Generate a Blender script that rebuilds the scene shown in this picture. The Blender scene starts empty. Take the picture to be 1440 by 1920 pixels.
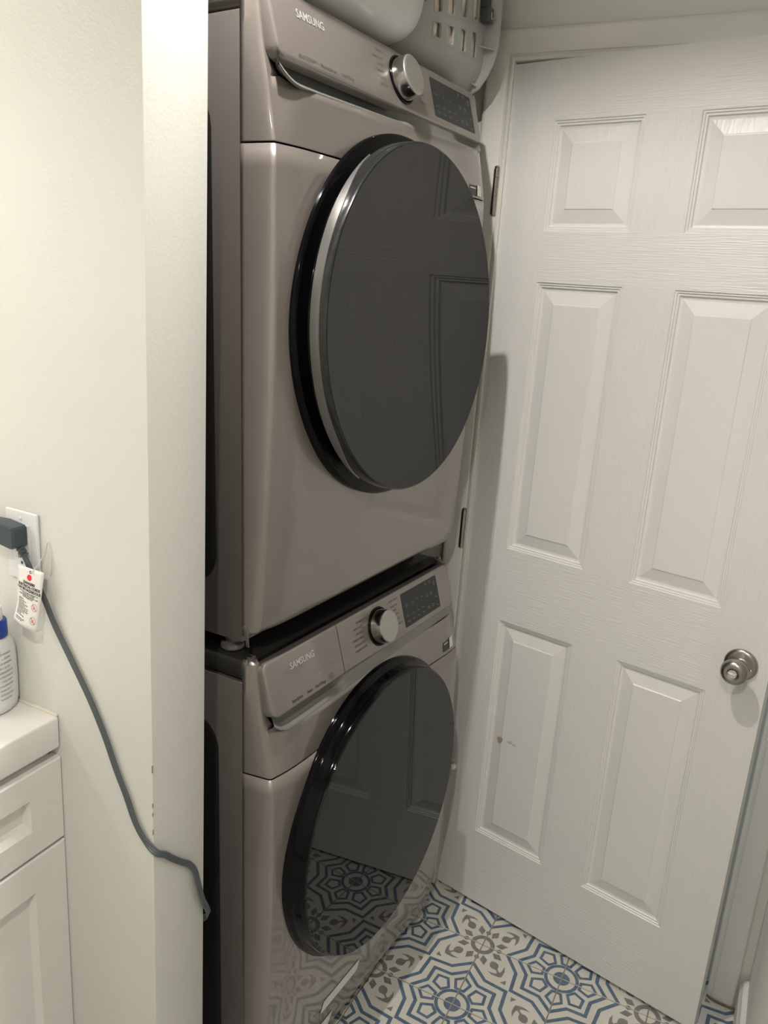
import bpy, bmesh, math, random
from mathutils import Vector, Matrix

random.seed(7)
S = bpy.context.scene
COL = S.collection

# ------------------------------------------------------------------ camera
cam_d = bpy.data.cameras.new('camera')
cam = bpy.data.objects.new('camera', cam_d)
COL.objects.link(cam)
RC = ((0.4559738076787218, -0.21279704942710687, 0.864178975945426),
      (-0.8875850708359575, -0.1801094222038863, 0.42397327517487465),
      (0.06542651404511661, -0.9603530662149726, -0.2710006632305621))
cam.matrix_world = Matrix((
    (RC[0][0], -RC[0][1], -RC[0][2], -0.97424),
    (RC[1][0], -RC[1][1], -RC[1][2], -0.67638),
    (RC[2][0], -RC[2][1], -RC[2][2], 1.59042),
    (0, 0, 0, 1)))
cam_d.sensor_fit = 'VERTICAL'
cam_d.sensor_height = 36.0
cam_d.lens = 36.0 * 1511.8157 / 1920.0
cam_d.clip_start = 0.02
S.camera = cam

# ------------------------------------------------------------------ world, lights, exposure
W = bpy.data.worlds.new('world')
S.world = W
W.use_nodes = True
W.node_tree.nodes['Background'].inputs['Color'].default_value = (0.8, 0.85, 0.9, 1)
W.node_tree.nodes['Background'].inputs['Strength'].default_value = 0.05
S.view_settings.view_transform = 'Standard'
S.view_settings.look = 'None'
S.view_settings.gamma = 1.0
S.view_settings.use_curve_mapping = False
S.view_settings.exposure = 0.50


def light(name, kind, loc, energy, color, size, rot=(0, 0, 0), shape='DISK', spread=None):
    d = bpy.data.lights.new(name, kind)
    d.energy = energy
    d.color = color
    if kind == 'AREA':
        d.shape = shape
        d.size = size
        if spread:
            d.spread = spread
    else:
        d.shadow_soft_size = size
    o = bpy.data.objects.new(name, d)
    COL.objects.link(o)
    o.location = loc
    o.rotation_euler = rot
    return o


WARM = (1.0, 0.955, 0.905)
light('ceiling_downlight_main', 'AREA', (-0.13, -0.10, 2.438), 11.0, WARM, 0.04)
light('ceiling_downlight_vanity', 'AREA', (-0.95, 0.55, 2.438), 1.5, WARM, 0.04)
light('ceiling_downlight_rear', 'AREA', (-1.2, -1.7, 2.438), 3.0, WARM, 0.04)
light('ceiling_downlight_room', 'AREA', (-1.30, -0.62, 2.438), 12.0, WARM, 0.04)
for i, x in enumerate((-1.05, -0.85, -0.65)):
    light('vanity_bulb_light', 'POINT', (x, 0.86, 1.86), 3.0, (1.0, 0.95, 0.87), 0.035)
light('hall_daylight', 'AREA', (1.9, -1.0, 1.5), 8.0, (0.78, 0.89, 1.0), 0.9, (0, math.radians(90), 0), 'SQUARE')

# ------------------------------------------------------------------ materials


def mat(name, col, rough=0.5, metal=0.0, coat=0.0, coat_r=0.05, emis=0.0, noise=0.0, nscale=6.0,
        bump=0.0, bscale=200.0, bdist=0.001, stretch=None, ior=1.5, spec=0.5, aniso=0.0, rnoise=0.0):
    m = bpy.data.materials.new(name)
    m.use_nodes = True
    nt = m.node_tree
    b = nt.nodes['Principled BSDF']
    b.inputs['Base Color'].default_value = (*col, 1)
    b.inputs['Roughness'].default_value = rough
    b.inputs['Metallic'].default_value = metal
    b.inputs['IOR'].default_value = ior
    b.inputs['Specular IOR Level'].default_value = spec
    b.inputs['Coat Weight'].default_value = coat
    b.inputs['Coat Roughness'].default_value = coat_r
    if emis:
        b.inputs['Emission Color'].default_value = (*col, 1)
        b.inputs['Emission Strength'].default_value = emis
    tc = nt.nodes.new('ShaderNodeTexCoord')
    mp = nt.nodes.new('ShaderNodeMapping')
    nt.links.new(tc.outputs['Object'], mp.inputs['Vector'])
    if stretch:
        mp.inputs['Scale'].default_value = stretch
    # slight colour variation: every material is procedural
    n = nt.nodes.new('ShaderNodeTexNoise')
    n.inputs['Scale'].default_value = nscale
    n.inputs['Detail'].default_value = 4
    nt.links.new(tc.outputs['Object'], n.inputs['Vector'])
    r = nt.nodes.new('ShaderNodeMapRange')
    r.inputs['From Min'].default_value = 0.3
    r.inputs['From Max'].default_value = 0.7
    k = max(noise, 0.01)
    r.inputs['To Min'].default_value = 1 - k
    r.inputs['To Max'].default_value = 1 + k
    nt.links.new(n.outputs['Fac'], r.inputs['Value'])
    mx = nt.nodes.new('ShaderNodeVectorMath')
    mx.operation = 'SCALE'
    mx.inputs[0].default_value = col
    nt.links.new(r.outputs['Result'], mx.inputs['Scale'])
    nt.links.new(mx.outputs['Vector'], b.inputs['Base Color'])
    if rnoise:
        r2 = nt.nodes.new('ShaderNodeMapRange')
        r2.inputs['From Min'].default_value = 0.3
        r2.inputs['From Max'].default_value = 0.7
        r2.inputs['To Min'].default_value = rough - rnoise
        r2.inputs['To Max'].default_value = rough + rnoise
        nt.links.new(n.outputs['Fac'], r2.inputs['Value'])
        nt.links.new(r2.outputs['Result'], b.inputs['Roughness'])
    if bump:
        bn = nt.nodes.new('ShaderNodeTexNoise')
        bn.inputs['Scale'].default_value = bscale
        bn.inputs['Detail'].default_value = 3
        nt.links.new(mp.outputs['Vector'], bn.inputs['Vector'])
        bp = nt.nodes.new('ShaderNodeBump')
        bp.inputs['Strength'].default_value = bump
        bp.inputs['Distance'].default_value = bdist
        nt.links.new(bn.outputs['Fac'], bp.inputs['Height'])
        nt.links.new(bp.outputs['Normal'], b.inputs['Normal'])
    return m


M = {}
M['wall'] = mat('wall_paint', (0.72, 0.715, 0.665), 0.55, bump=0.35, bscale=260, bdist=0.0008, noise=0.015, nscale=3)
M['ceiling'] = mat('ceiling_paint', (0.75, 0.74, 0.70), 0.8, bump=0.2, bscale=200)
M['trim'] = mat('trim_paint', (0.70, 0.69, 0.64), 0.32, noise=0.015, bump=0.08, bscale=90)
M['closet'] = mat('closet_shadow_paint', (0.45, 0.43, 0.40), 0.8)
M['door_v'] = mat('door_paint_vertical_grain', (0.72, 0.708, 0.68), 0.34, bump=0.75, bscale=48, bdist=0.0016, stretch=(9, 1, 0.35))
M['door_h'] = mat('door_paint_horizontal_grain', (0.72, 0.708, 0.68), 0.34, bump=0.75, bscale=48, bdist=0.0016, stretch=(0.35, 1, 9))
M['door_p'] = mat('door_paint_panel_grain', (0.72, 0.708, 0.68), 0.32, bump=0.7, bscale=26, bdist=0.0014, stretch=(5, 1, 0.6))
M['nickel'] = mat('brushed_nickel', (0.36, 0.335, 0.31), 0.28, metal=1.0, bump=0.1, bscale=300)
M['nickel_bright'] = mat('bright_nickel', (0.75, 0.74, 0.72), 0.15, metal=1.0)
M['champagne'] = mat('champagne_metallic_paint', (0.25, 0.22, 0.203), 0.36, metal=0.5, coat=1.0, coat_r=0.03, bump=0.02, bscale=90, bdist=0.0003, stretch=(0.25, 1, 14), noise=0.02)
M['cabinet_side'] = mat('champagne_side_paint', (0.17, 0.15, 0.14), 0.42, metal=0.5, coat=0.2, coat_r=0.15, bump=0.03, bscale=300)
M['lid_dark'] = mat('lid_reflected_dark', (0.035, 0.033, 0.031), 0.22, metal=0.3, coat=0.5, coat_r=0.08)  # reflected dark of the dryer underside put into the washer top colour
M['recess'] = mat('side_recess_reflected_black', (0.016, 0.016, 0.016), 0.2, metal=0.2)
M['band'] = mat('grey_green_plastic', (0.205, 0.21, 0.195), 0.4, metal=0.2)
M['band_lip'] = mat('satin_grey_lip', (0.36, 0.36, 0.34), 0.3, metal=0.5)
M['lcd'] = mat('display_smoked_plastic', (0.030, 0.032, 0.032), 0.3, spec=0.25)
M['lcd_print'] = mat('display_print_grey', (0.33, 0.34, 0.34), 0.5)
M['print_dark'] = mat('dark_print', (0.06, 0.045, 0.04), 0.5)
M['print_mid'] = mat('brown_grey_print', (0.10, 0.085, 0.078), 0.5)
M['logo'] = mat('logo_chrome', (0.55, 0.55, 0.53), 0.3, metal=0.3)
M['black_gloss'] = mat('black_gloss_plastic', (0.002, 0.002, 0.0025), 0.07, spec=0.14)
M['black_matte'] = mat('black_rubber', (0.008, 0.008, 0.008), 0.5)
M['glass'] = mat('smoked_door_glass', (0.007, 0.0075, 0.007), 0.012, ior=1.45, spec=0.36, coat=0.0)
M['rim_dark'] = mat('dark_chrome_rim', (0.045, 0.047, 0.047), 0.16, metal=0.7, noise=0.15, nscale=90)
M['silver'] = mat('satin_silver_trim', (0.30, 0.30, 0.29), 0.35, metal=0.85)
M['knob_face'] = mat('spun_metal_dial', (0.62, 0.61, 0.57), 0.3, metal=0.85)
M['chrome'] = mat('chrome', (0.40, 0.385, 0.36), 0.16, metal=1.0)
M['label_dark'] = mat('label_black', (0.03, 0.035, 0.035), 0.4)
M['label_white'] = mat('label_white', (0.75, 0.75, 0.72), 0.5)
M['foot'] = mat('grey_foot_plastic', (0.12, 0.115, 0.11), 0.45)
M['basket'] = mat('grey_basket_plastic', (0.42, 0.42, 0.40), 0.42, bump=0.05, bscale=300)
M['bin'] = mat('white_bin_plastic', (0.72, 0.72, 0.71), 0.3, bump=0.03, bscale=300)
M['cloth'] = mat('beige_towel_cotton', (0.80, 0.71, 0.62), 0.95, bump=0.6, bscale=400, noise=0.08)
M['clip'] = mat('dark_grey_clip', (0.05, 0.055, 0.06), 0.35)
M['clear'] = mat('pale_translucent_plastic', (0.5, 0.52, 0.52), 0.25)
M['cream'] = mat('tile_cream', (0.62, 0.60, 0.535), 0.38, noise=0.05, nscale=14, rnoise=0.08)
M['blue'] = mat('tile_blue', (0.100, 0.148, 0.215), 0.38, noise=0.22, nscale=60)
M['grey'] = mat('tile_grey', (0.205, 0.200, 0.190), 0.38, noise=0.16, nscale=60)
M['grout'] = mat('brown_grout', (0.25, 0.205, 0.15), 0.9, noise=0.15, nscale=40)
M['vanity'] = mat('white_vanity_lacquer', (0.80, 0.77, 0.73), 0.35, noise=0.01)
M['ceramic'] = mat('white_ceramic', (0.86, 0.83, 0.80), 0.12)
M['caulk'] = mat('ivory_caulk', (0.78, 0.74, 0.62), 0.5)
M['plate'] = mat('white_outlet_plastic', (0.76, 0.77, 0.77), 0.3)
M['slot'] = mat('outlet_slot_dark', (0.05, 0.05, 0.05), 0.6)
M['plug'] = mat('slate_grey_rubber', (0.045, 0.06, 0.07), 0.4, bump=0.1, bscale=400)
M['cord'] = mat('grey_cord_rubber', (0.085, 0.098, 0.105), 0.42)
M['paper'] = mat('tag_white_paper', (0.82, 0.80, 0.76), 0.55)
M['red'] = mat('tag_red_ink', (0.75, 0.03, 0.04), 0.5)
M['pink'] = mat('tag_pale_red_ink', (0.62, 0.25, 0.22), 0.5)
M['tie'] = mat('clear_tie_nylon', (0.72, 0.70, 0.64), 0.3)
M['bottle'] = mat('white_bottle_plastic', (0.78, 0.80, 0.77), 0.3)
M['cap'] = mat('white_cap_plastic', (0.84, 0.83, 0.78), 0.35)
M['blue_cap'] = mat('royal_blue_plastic', (0.008, 0.045, 0.32), 0.35)
M['ink_grey'] = mat('grey_label_ink', (0.36, 0.36, 0.36), 0.6)
M['chip'] = mat('chipped_paint_tan', (0.36, 0.29, 0.21), 0.8, noise=0.1)
M['smudge'] = mat('smudge_grey', (0.50, 0.47, 0.43), 0.5)
M['grime'] = mat('caulk_grime', (0.17, 0.14, 0.10), 0.9, noise=0.3, nscale=60)
M['hall'] = mat('hall_paint', (0.6, 0.64, 0.68), 0.7)
M['bulb'] = mat('bulb_glass', (1.0, 0.92, 0.8), 0.4, emis=4.0)
M['lamp_trim'] = mat('lamp_trim_white', (0.8, 0.8, 0.78), 0.5)

# ------------------------------------------------------------------ object helpers


def link(name, me, m=None, parent=None, smooth=False, auto=None):
    o = bpy.data.objects.new(name, me)
    COL.objects.link(o)
    if m is not None:
        for mm in (m if isinstance(m, (list, tuple)) else [m]):
            me.materials.append(mm)
    if parent is not None:
        o.parent = parent
    if smooth:
        for p in me.polygons:
            p.use_smooth = True
    if auto is not None:
        for p in me.polygons:
            p.use_smooth = True
        bm = bmesh.new()
        bm.from_mesh(me)
        a = math.radians(auto)
        for e in bm.edges:
            if len(e.link_faces) == 2:
                e.smooth = e.calc_face_angle(0) < a
        bm.to_mesh(me)
        bm.free()
    return o


def obj(name, bm, m, parent=None, smooth=False, auto=None, normals=True):
    me = bpy.data.meshes.new(name)
    if normals:
        bmesh.ops.recalc_face_normals(bm, faces=bm.faces)
    bm.to_mesh(me)
    bm.free()
    return link(name, me, m, parent, smooth, auto)


def tag(o, label=None, cat=None, group=None, kind=None):
    if label:
        o['label'] = label
    if cat:
        o['category'] = cat
    if group:
        o['group'] = group
    if kind:
        o['kind'] = kind
    return o


def empty(name, loc=(0, 0, 0), rz=0.0, mtx=None):
    o = bpy.data.objects.new(name, None)
    o.empty_display_size = 0.05
    COL.objects.link(o)
    if mtx is not None:
        o.matrix_world = mtx
    else:
        o.location = loc
        o.rotation_euler = (0, 0, rz)
    return o


def box(bm, lo, hi, bev=0.0, seg=2):
    g = bmesh.ops.create_cube(bm, size=1.0)
    vs = g['verts']
    for v in vs:
        v.co = Vector([lo[i] + (v.co[i] + 0.5) * (hi[i] - lo[i]) for i in range(3)])
    if bev > 0:
        es = list({e for v in vs for e in v.link_edges})
        bmesh.ops.bevel(bm, geom=es, offset=bev, segments=seg, profile=0.5, affect='EDGES')
    return bm


def B(lo, hi, bev=0.0, seg=2):
    return box(bmesh.new(), lo, hi, bev, seg)


def grid(bm, pts, cu=False, cv=False, mi=0):
    """pts[i][j] rows of 3D points -> quads"""
    vs = [[bm.verts.new(p) for p in row] for row in pts]
    nu, nv = len(vs), len(vs[0])
    for i in range(nu if cu else nu - 1):
        for j in range(nv if cv else nv - 1):
            f = bm.faces.new((vs[i][j], vs[(i + 1) % nu][j], vs[(i + 1) % nu][(j + 1) % nv], vs[i][(j + 1) % nv]))
            f.material_index = mi
    return vs


def lathe(bm, prof, c=(0, 0, 0), axis='Y', n=96, a0=0.0, a1=2 * math.pi, cap=False):
    """prof: list of (radius, t) along axis"""
    full = abs(a1 - a0 - 2 * math.pi) < 1e-6
    m = n if full else n + 1
    rows = []
    for k in range(m):
        a = a0 + (a1 - a0) * k / n
        ca, sa = math.cos(a), math.sin(a)
        row = []
        for r, t in prof:
            if axis == 'Y':
                row.append((c[0] + r * ca, c[1] + t, c[2] + r * sa))
            elif axis == 'Z':
                row.append((c[0] + r * ca, c[1] + r * sa, c[2] + t))
            else:
                row.append((c[0] + t, c[1] + r * ca, c[2] + r * sa))
        rows.append(row)
    grid(bm, rows, cu=full)
    bmesh.ops.remove_doubles(bm, verts=bm.verts, dist=1e-6)
    return bm


def tube(bm, pts, prof, closed_prof=True, up=(0, 0, 1), twist=None):
    """sweep prof (list of (a,b)) along pts; b axis follows 'up' as well as it can"""
    P = [Vector(p) for p in pts]
    rows = []
    for i, p in enumerate(P):
        t = (P[min(i + 1, len(P) - 1)] - P[max(i - 1, 0)]).normalized()
        u = Vector(up[i] if isinstance(up, list) else up)
        s = t.cross(u)
        if s.length < 1e-5:
            s = t.orthogonal()
        s.normalize()
        b = s.cross(t).normalized()
        rows.append([p + s * a + b * c for a, c in prof])
    vs = grid(bm, rows, cv=closed_prof)
    if closed_prof:
        bm.faces.new(vs[0])
        bm.faces.new(vs[-1][::-1])
    return bm


def circ(r, n=12):
    return [(r * math.cos(2 * math.pi * k / n), r * math.sin(2 * math.pi * k / n)) for k in range(n)]


def catmull(pts, n=6):
    P = [Vector(p) for p in pts]
    P = [P[0] * 2 - P[1]] + P + [P[-1] * 2 - P[-2]]
    out = []
    for i in range(1, len(P) - 2):
        p0, p1, p2, p3 = P[i - 1], P[i], P[i + 1], P[i + 2]
        for k in range(n):
            t = k / n
            out.append(0.5 * ((2 * p1) + (p2 - p0) * t + (2 * p0 - 5 * p1 + 4 * p2 - p3) * t * t + (3 * p1 - p0 - 3 * p2 + p3) * t ** 3))
    out.append(P[-2])
    return out


def interp(tab, x):
    if x <= tab[0][0]:
        return tab[0][1]
    for (a, b), (c, d) in zip(tab, tab[1:]):
        if x <= c:
            return b + (d - b) * (x - a) / (c - a)
    return tab[-1][1]


def smooth_interp(tab, x):
    """cubic-ish interpolation through (x, y) table"""
    if x <= tab[0][0]:
        return tab[0][1]
    if x >= tab[-1][0]:
        return tab[-1][1]
    for i in range(len(tab) - 1):
        if x <= tab[i + 1][0]:
            break
    x1, y1 = tab[i]
    x2, y2 = tab[i + 1]
    x0, y0 = tab[max(i - 1, 0)]
    x3, y3 = tab[min(i + 2, len(tab) - 1)]
    m1 = (y2 - y0) / (x2 - x0)
    m2 = (y3 - y1) / (x3 - x1)
    h = x2 - x1
    t = (x - x1) / h
    return (2 * t ** 3 - 3 * t * t + 1) * y1 + (t ** 3 - 2 * t * t + t) * h * m1 + (-2 * t ** 3 + 3 * t * t) * y2 + (t ** 3 - t * t) * h * m2


def text_bm(bm, s, origin, size, ux=(1, 0, 0), uy=(0, 0, 1), align='LEFT', sx=1.0, off=0.0, mi=0, shear=0.0):
    """adds the outline of s as flat polygons to bm, lying in the plane ux/uy at origin"""
    cu = bpy.data.curves.new('lettering', 'FONT')
    cu.body = s
    cu.size = size
    cu.align_x = align
    cu.align_y = 'CENTER'
    cu.offset = off
    cu.resolution_u = 2
    cu.shear = shear
    o = bpy.data.objects.new('lettering', cu)
    COL.objects.link(o)
    dg = bpy.context.evaluated_depsgraph_get()
    me = bpy.data.meshes.new_from_object(o.evaluated_get(dg))
    bpy.data.objects.remove(o)
    bpy.data.curves.remove(cu)
    ux, uy, og = Vector(ux), Vector(uy), Vector(origin)
    vs = [bm.verts.new(og + ux * (v.co.x * sx) + uy * v.co.y) for v in me.vertices]
    for p in me.polygons:
        try:
            f = bm.faces.new([vs[i] for i in p.vertices])
            f.material_index = mi
        except ValueError:
            pass
    bpy.data.meshes.remove(me)


def poly(bm, pts, mi=0):
    f = bm.faces.new([bm.verts.new(p) for p in pts])
    f.material_index = mi
    return f


def rrect(x0, x1, y0, y1, r, n=5):
    out = []
    for cx, cy, a in ((x1 - r, y1 - r, 0), (x0 + r, y1 - r, 90), (x0 + r, y0 + r, 180), (x1 - r, y0 + r, 270)):
        for k in range(n + 1):
            t = math.radians(a + 90 * k / n)
            out.append((cx + r * math.cos(t), cy + r * math.sin(t)))
    return out


# ------------------------------------------------------------------ ROOM SHELL
XW = 0.816           # door wall face
YB = 0.95            # back wall
HC = 2.44            # ceiling
HX, HY = 0.817, -0.0293
YO0, YO1 = -0.030, -0.757     # door opening along y
ZO = 2.060

floor = obj('floor', B((-2.1, -2.5, -0.05), (2.0, 1.05, -0.0022)), M['grout'])
tag(floor, kind='structure')
tag(obj('ceiling', B((-2.1, -2.5, HC), (2.0, 1.05, HC + 0.06)), M['ceiling']), kind='structure')

bm = bmesh.new()
box(bm, (XW, YO0, 0), (XW + 0.115, YB + 0.1, HC))
box(bm, (XW, -2.5, 0), (XW + 0.115, YO1, HC))
box(bm, (XW, YO1, ZO), (XW + 0.115, YO0, HC))
tag(obj('wall_right', bm, M['wall']), kind='structure')
tag(obj('wall_back', B((-2.0, YB, 0), (XW, YB + 0.1, HC)), M['wall']), kind='structure')
tag(obj('wall_left', B((-2.1, -2.5, 0), (-2.0, YB + 0.1, HC)), M['wall']), kind='structure')
tag(obj('wall_front', B((-2.0, -2.5, 0), (XW, -2.4, HC)), M['wall']), kind='structure')
tag(obj('wall_near', B((0.30, -2.4, 0), (XW, -0.832, HC)), M['wall']), kind='structure')
part = tag(obj('wall_partition', B((-0.210, 0.0375, 0), (-0.095, YB, HC), 0.0025, 2), M['wall'], auto=40), kind='structure')
bm = bmesh.new()
for y, z, r in ((0.0372, 0.905, 0.004), (0.0372, 0.845, 0.0025), (0.0372, 0.80, 0.003), (0.0372, 0.83, 0.002)):
    box(bm, (-0.2112, y, z - r * 1.6), (-0.2085, y + 0.0012, z + r * 1.6), 0.0004, 1)
obj('paint_chip', bm, M['chip'], part)

# other room behind the door
tag(obj('wall_hall', B((1.99, -2.5, 0), (2.05, 1.05, HC)), M['hall']), kind='structure')
tag(obj('wall_hall_end', B((XW + 0.115, 0.35, 0), (1.99, 0.45, HC)), M['hall']), kind='structure')
tag(obj('wall_hall_near', B((XW + 0.115, -1.6, 0), (1.99, -1.5, HC)), M['hall']), kind='structure')

# jambs and stop
bm = bmesh.new()
box(bm, (XW - 0.001, YO0 - 0.004, 0.0), (XW + 0.116, YO0, ZO))
box(bm, (XW - 0.001, YO1, 0.0), (XW + 0.116, YO1 + 0.004, ZO))
box(bm, (XW - 0.001, YO1 + 0.004, ZO - 0.004), (XW + 0.116, YO0 - 0.004, ZO))
box(bm, (XW + 0.045, YO1 + 0.004, 0.0), (XW + 0.060, YO1 + 0.014, ZO - 0.004), 0.002, 1)
box(bm, (XW + 0.045, YO0 - 0.014, 0.0), (XW + 0.060, YO0 - 0.004, ZO - 0.004), 0.002, 1)
tag(obj('trim_4', bm, M['trim']), kind='structure')

# colonial casing profile: (distance from inner edge, thickness)
CAS = [(0.0, 0.0), (0.0, 0.007), (0.0015, 0.0088), (0.006, 0.0095), (0.009, 0.0088), (0.0105, 0.0075), (0.012, 0.0075), (0.0135, 0.0105),
       (0.019, 0.0118), (0.026, 0.0125), (0.050, 0.0165), (0.056, 0.0170), (0.0585, 0.0160), (0.060, 0.0140), (0.060, 0.0)]
FX = XW
IY0, IY1, IZ = -0.0345, -0.7505, 2.0565


def casing(name, kind):
    bm = bmesh.new()
    rows = []
    if kind == 'hinge':
        for top in (0, 1):
            rows.append([(FX - t, IY0 + d, (IZ + d) if top else 0.0005) for d, t in CAS])
    elif kind == 'strike':
        for top in (0, 1):
            rows.append([(FX - t, IY1 - d, (IZ + d) if top else 0.0005) for d, t in CAS])
    else:
        for top in (0, 1):
            rows.append([(FX - t, (IY0 + d) if top else (IY1 - d), IZ + d) for d, t in CAS])
    vs = grid(bm, rows)
    for r in vs:
        bm.faces.new(r)
    return tag(obj(name, bm, M['trim'], auto=35), kind='structure')


casing('trim_1', 'hinge')
casing('trim_2', 'head')
casing('trim_3', 'strike')
bm = bmesh.new()
grid(bm, [[(x, -0.832, 0.0005), (x, -0.815, 0.0005), (x, -0.815, 0.070), (x, -0.819, 0.076), (x, -0.821, 0.086), (x, -0.828, 0.090), (x, -0.832, 0.090)] for x in (0.30, 0.800)])
for v in ():
    pass
bmesh.ops.holes_fill(bm, edges=bm.edges)
tag(obj('baseboard_near', bm, M['trim'], auto=30), kind='structure')
tag(obj('baseboard_back', B((-2.0, YB - 0.015, 0.0005), (-0.85, YB, 0.09), 0.002, 1), M['trim']), kind='structure')
# grimy caulk line at the casing foot
pts = [(XW - 0.012, -0.7515, 0.004), (XW - 0.016, -0.760, 0.003), (XW - 0.019, -0.772, 0.002), (XW - 0.020, -0.79, 0.002), (XW - 0.021, -0.806, 0.003), (XW - 0.024, -0.814, 0.008)]
bm = bmesh.new()
tube(bm, catmull(pts, 4), circ(0.0028, 6))
g = obj('trim_5', bm, M['grime'])
tag(g, kind='structure')

# ------------------------------------------------------------------ FLOOR TILES (printed star pattern on each tile)
T = 0.2032
GX, GY = 0.67233, -0.43292
gr = 0.0013


def clip(ps, ax, lim, sgn):
    out = []
    for a, b in zip(ps, ps[1:] + ps[:1]):
        da, db = (a[ax] - lim) * sgn, (b[ax] - lim) * sgn
        if da >= 0:
            out.append(a)
        if da * db < 0:
            t = da / (da - db)
            out.append((a[0] + (b[0] - a[0]) * t, a[1] + (b[1] - a[1]) * t))
    return out


LAY = [0.00012]


def add_shape(bm, ps, mi, h):
    """ps convex polygon in unit tile coordinates, corner at 0,0 ; clipped to the tile"""
    e = (gr + 0.0004) / T
    for ax in (0, 1):
        ps = clip(ps, ax, e, 1)
        if len(ps) < 3:
            return
        ps = clip(ps, ax, 1 - e, -1)
        if len(ps) < 3:
            return
    ar = sum(a[0] * b[1] - b[0] * a[1] for a, b in zip(ps, ps[1:] + ps[:1]))
    if abs(ar) < 1e-6:
        return
    if ar < 0:
        ps = ps[::-1]
    q = []
    for p in ps:
        if not q or abs(p[0] - q[-1][0]) + abs(p[1] - q[-1][1]) > 1e-5:
            q.append(p)
    if len(q) < 3:
        return
    f = bm.faces.new([bm.verts.new(((p[0] - 0.5) * T, (p[1] - 0.5) * T, h)) for p in q])
    f.material_index = mi


def stroke(pts, w, closed=False):
    n = len(pts)
    L, R = [], []
    for i in range(n):
        p = Vector(pts[i])
        a = Vector(pts[i - 1]) if (i > 0 or closed) else None
        b = Vector(pts[(i + 1) % n]) if (i < n - 1 or closed) else None
        d1 = (p - a).normalized() if a is not None else (b - p).normalized()
        d2 = (b - p).normalized() if b is not None else d1
        n1 = Vector((-d1.y, d1.x))
        n2 = Vector((-d2.y, d2.x))
        m = (n1 + n2)
        m = m.normalized() if m.length > 1e-6 else n1
        k = min(1.0 / max(m.dot(n1), 0.3), 3)
        L.append(tuple(p + m * (w / 2 * k)))
        R.append(tuple(p - m * (w / 2 * k)))
    out = []
    for i in range(n if closed else n - 1):
        j = (i + 1) % n
        out.append([L[i], L[j], R[j], R[i]])
    return out


def rot_set(polys, ang):
    c, s = math.cos(ang), math.sin(ang)
    return [[(x * c - y * s, x * s + y * c) for x, y in p] for p in polys]


def blue_quadrant():
    P = []
    # centre disc and ring
    nseg = 20
    for k in range(nseg):
        a, b = [math.radians(90 * q / nseg) for q in (k, k + 1)]
        P.append([(0, 0), (0.098 * math.cos(a), 0.098 * math.sin(a)), (0.098 * math.cos(b), 0.098 * math.sin(b))])
        P.append([(0.165 * math.cos(a), 0.165 * math.sin(a)), (0.205 * math.cos(a), 0.205 * math.sin(a)),
                  (0.205 * math.cos(b), 0.205 * math.sin(b)), (0.165 * math.cos(b), 0.165 * math.sin(b))])
    pet = [(0.225, -0.050), (0.225, 0.050), (0.340, 0.092), (0.415, 0.0), (0.340, -0.092)]
    st = stroke(pet, 0.034, True)
    for a in (0, 45, 90):
        P += rot_set(st, math.radians(a))
    # two zig-zag star outlines
    for ax, nt, dg, w in ((0.525, (0.385, 0.165), 0.375, 0.042), (0.675, (0.500, 0.210), 0.478, 0.042)):
        line = [(ax + 0.02, -0.05), (ax, 0), nt, (dg, dg), (nt[1], nt[0]), (0, ax), (-0.05, ax + 0.02)]
        line[0] = (nt[0], -nt[1])
        line[-1] = (-nt[1], nt[0])
        P += stroke(line, w)
    return P


def grey_quadrant():
    P = []
    nseg = 16
    for k in range(nseg):
        a, b = [math.radians(90 * q / nseg) for q in (k, k + 1)]
        P.append([(0.095 * math.cos(a), 0.095 * math.sin(a)), (0.15 * math.cos(a), 0.15 * math.sin(a)),
                  (0.15 * math.cos(b), 0.15 * math.sin(b)), (0.095 * math.cos(b), 0.095 * math.sin(b))])
    dia = [(0.162, 0), (0.235, 0.046), (0.315, 0), (0.235, -0.046)]
    for a in (22.5, 67.5):
        P += rot_set([dia], math.radians(a))
    dia2 = [(0.165, 0), (0.215, 0.036), (0.265, 0), (0.215, -0.036)]
    for a in (0, 90):
        P += rot_set([dia2], math.radians(a))
    D = math.radians(45)
    leaf = [(0.262, 0), (0.285, 0.036), (0.322, 0.055), (0.358, 0.046), (0.408, 0.0), (0.358, -0.046), (0.322, -0.055), (0.285, -0.036)]
    P += rot_set([leaf], D)
    P += rot_set([[(0.39, 0.010), (0.47, 0.016), (0.47, -0.016), (0.39, -0.010)]], D)
    for s in (1, -1):
        P += rot_set([[(0.440, 0), (0.512, 0), (0.488, 0.040 * s), (0.440, 0.036 * s)]], D)
        P += rot_set([[(0.440, 0.036 * s), (0.488, 0.040 * s), (0.446, 0.085 * s), (0.418, 0.072 * s)]], D)
        P += rot_set([[(0.418, 0.072 * s), (0.446, 0.085 * s), (0.375, 0.118 * s)]], D)
    P += rot_set([[(0.570, 0.042), (0.625, 0.0), (0.570, -0.042)]], D)
    return P


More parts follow.
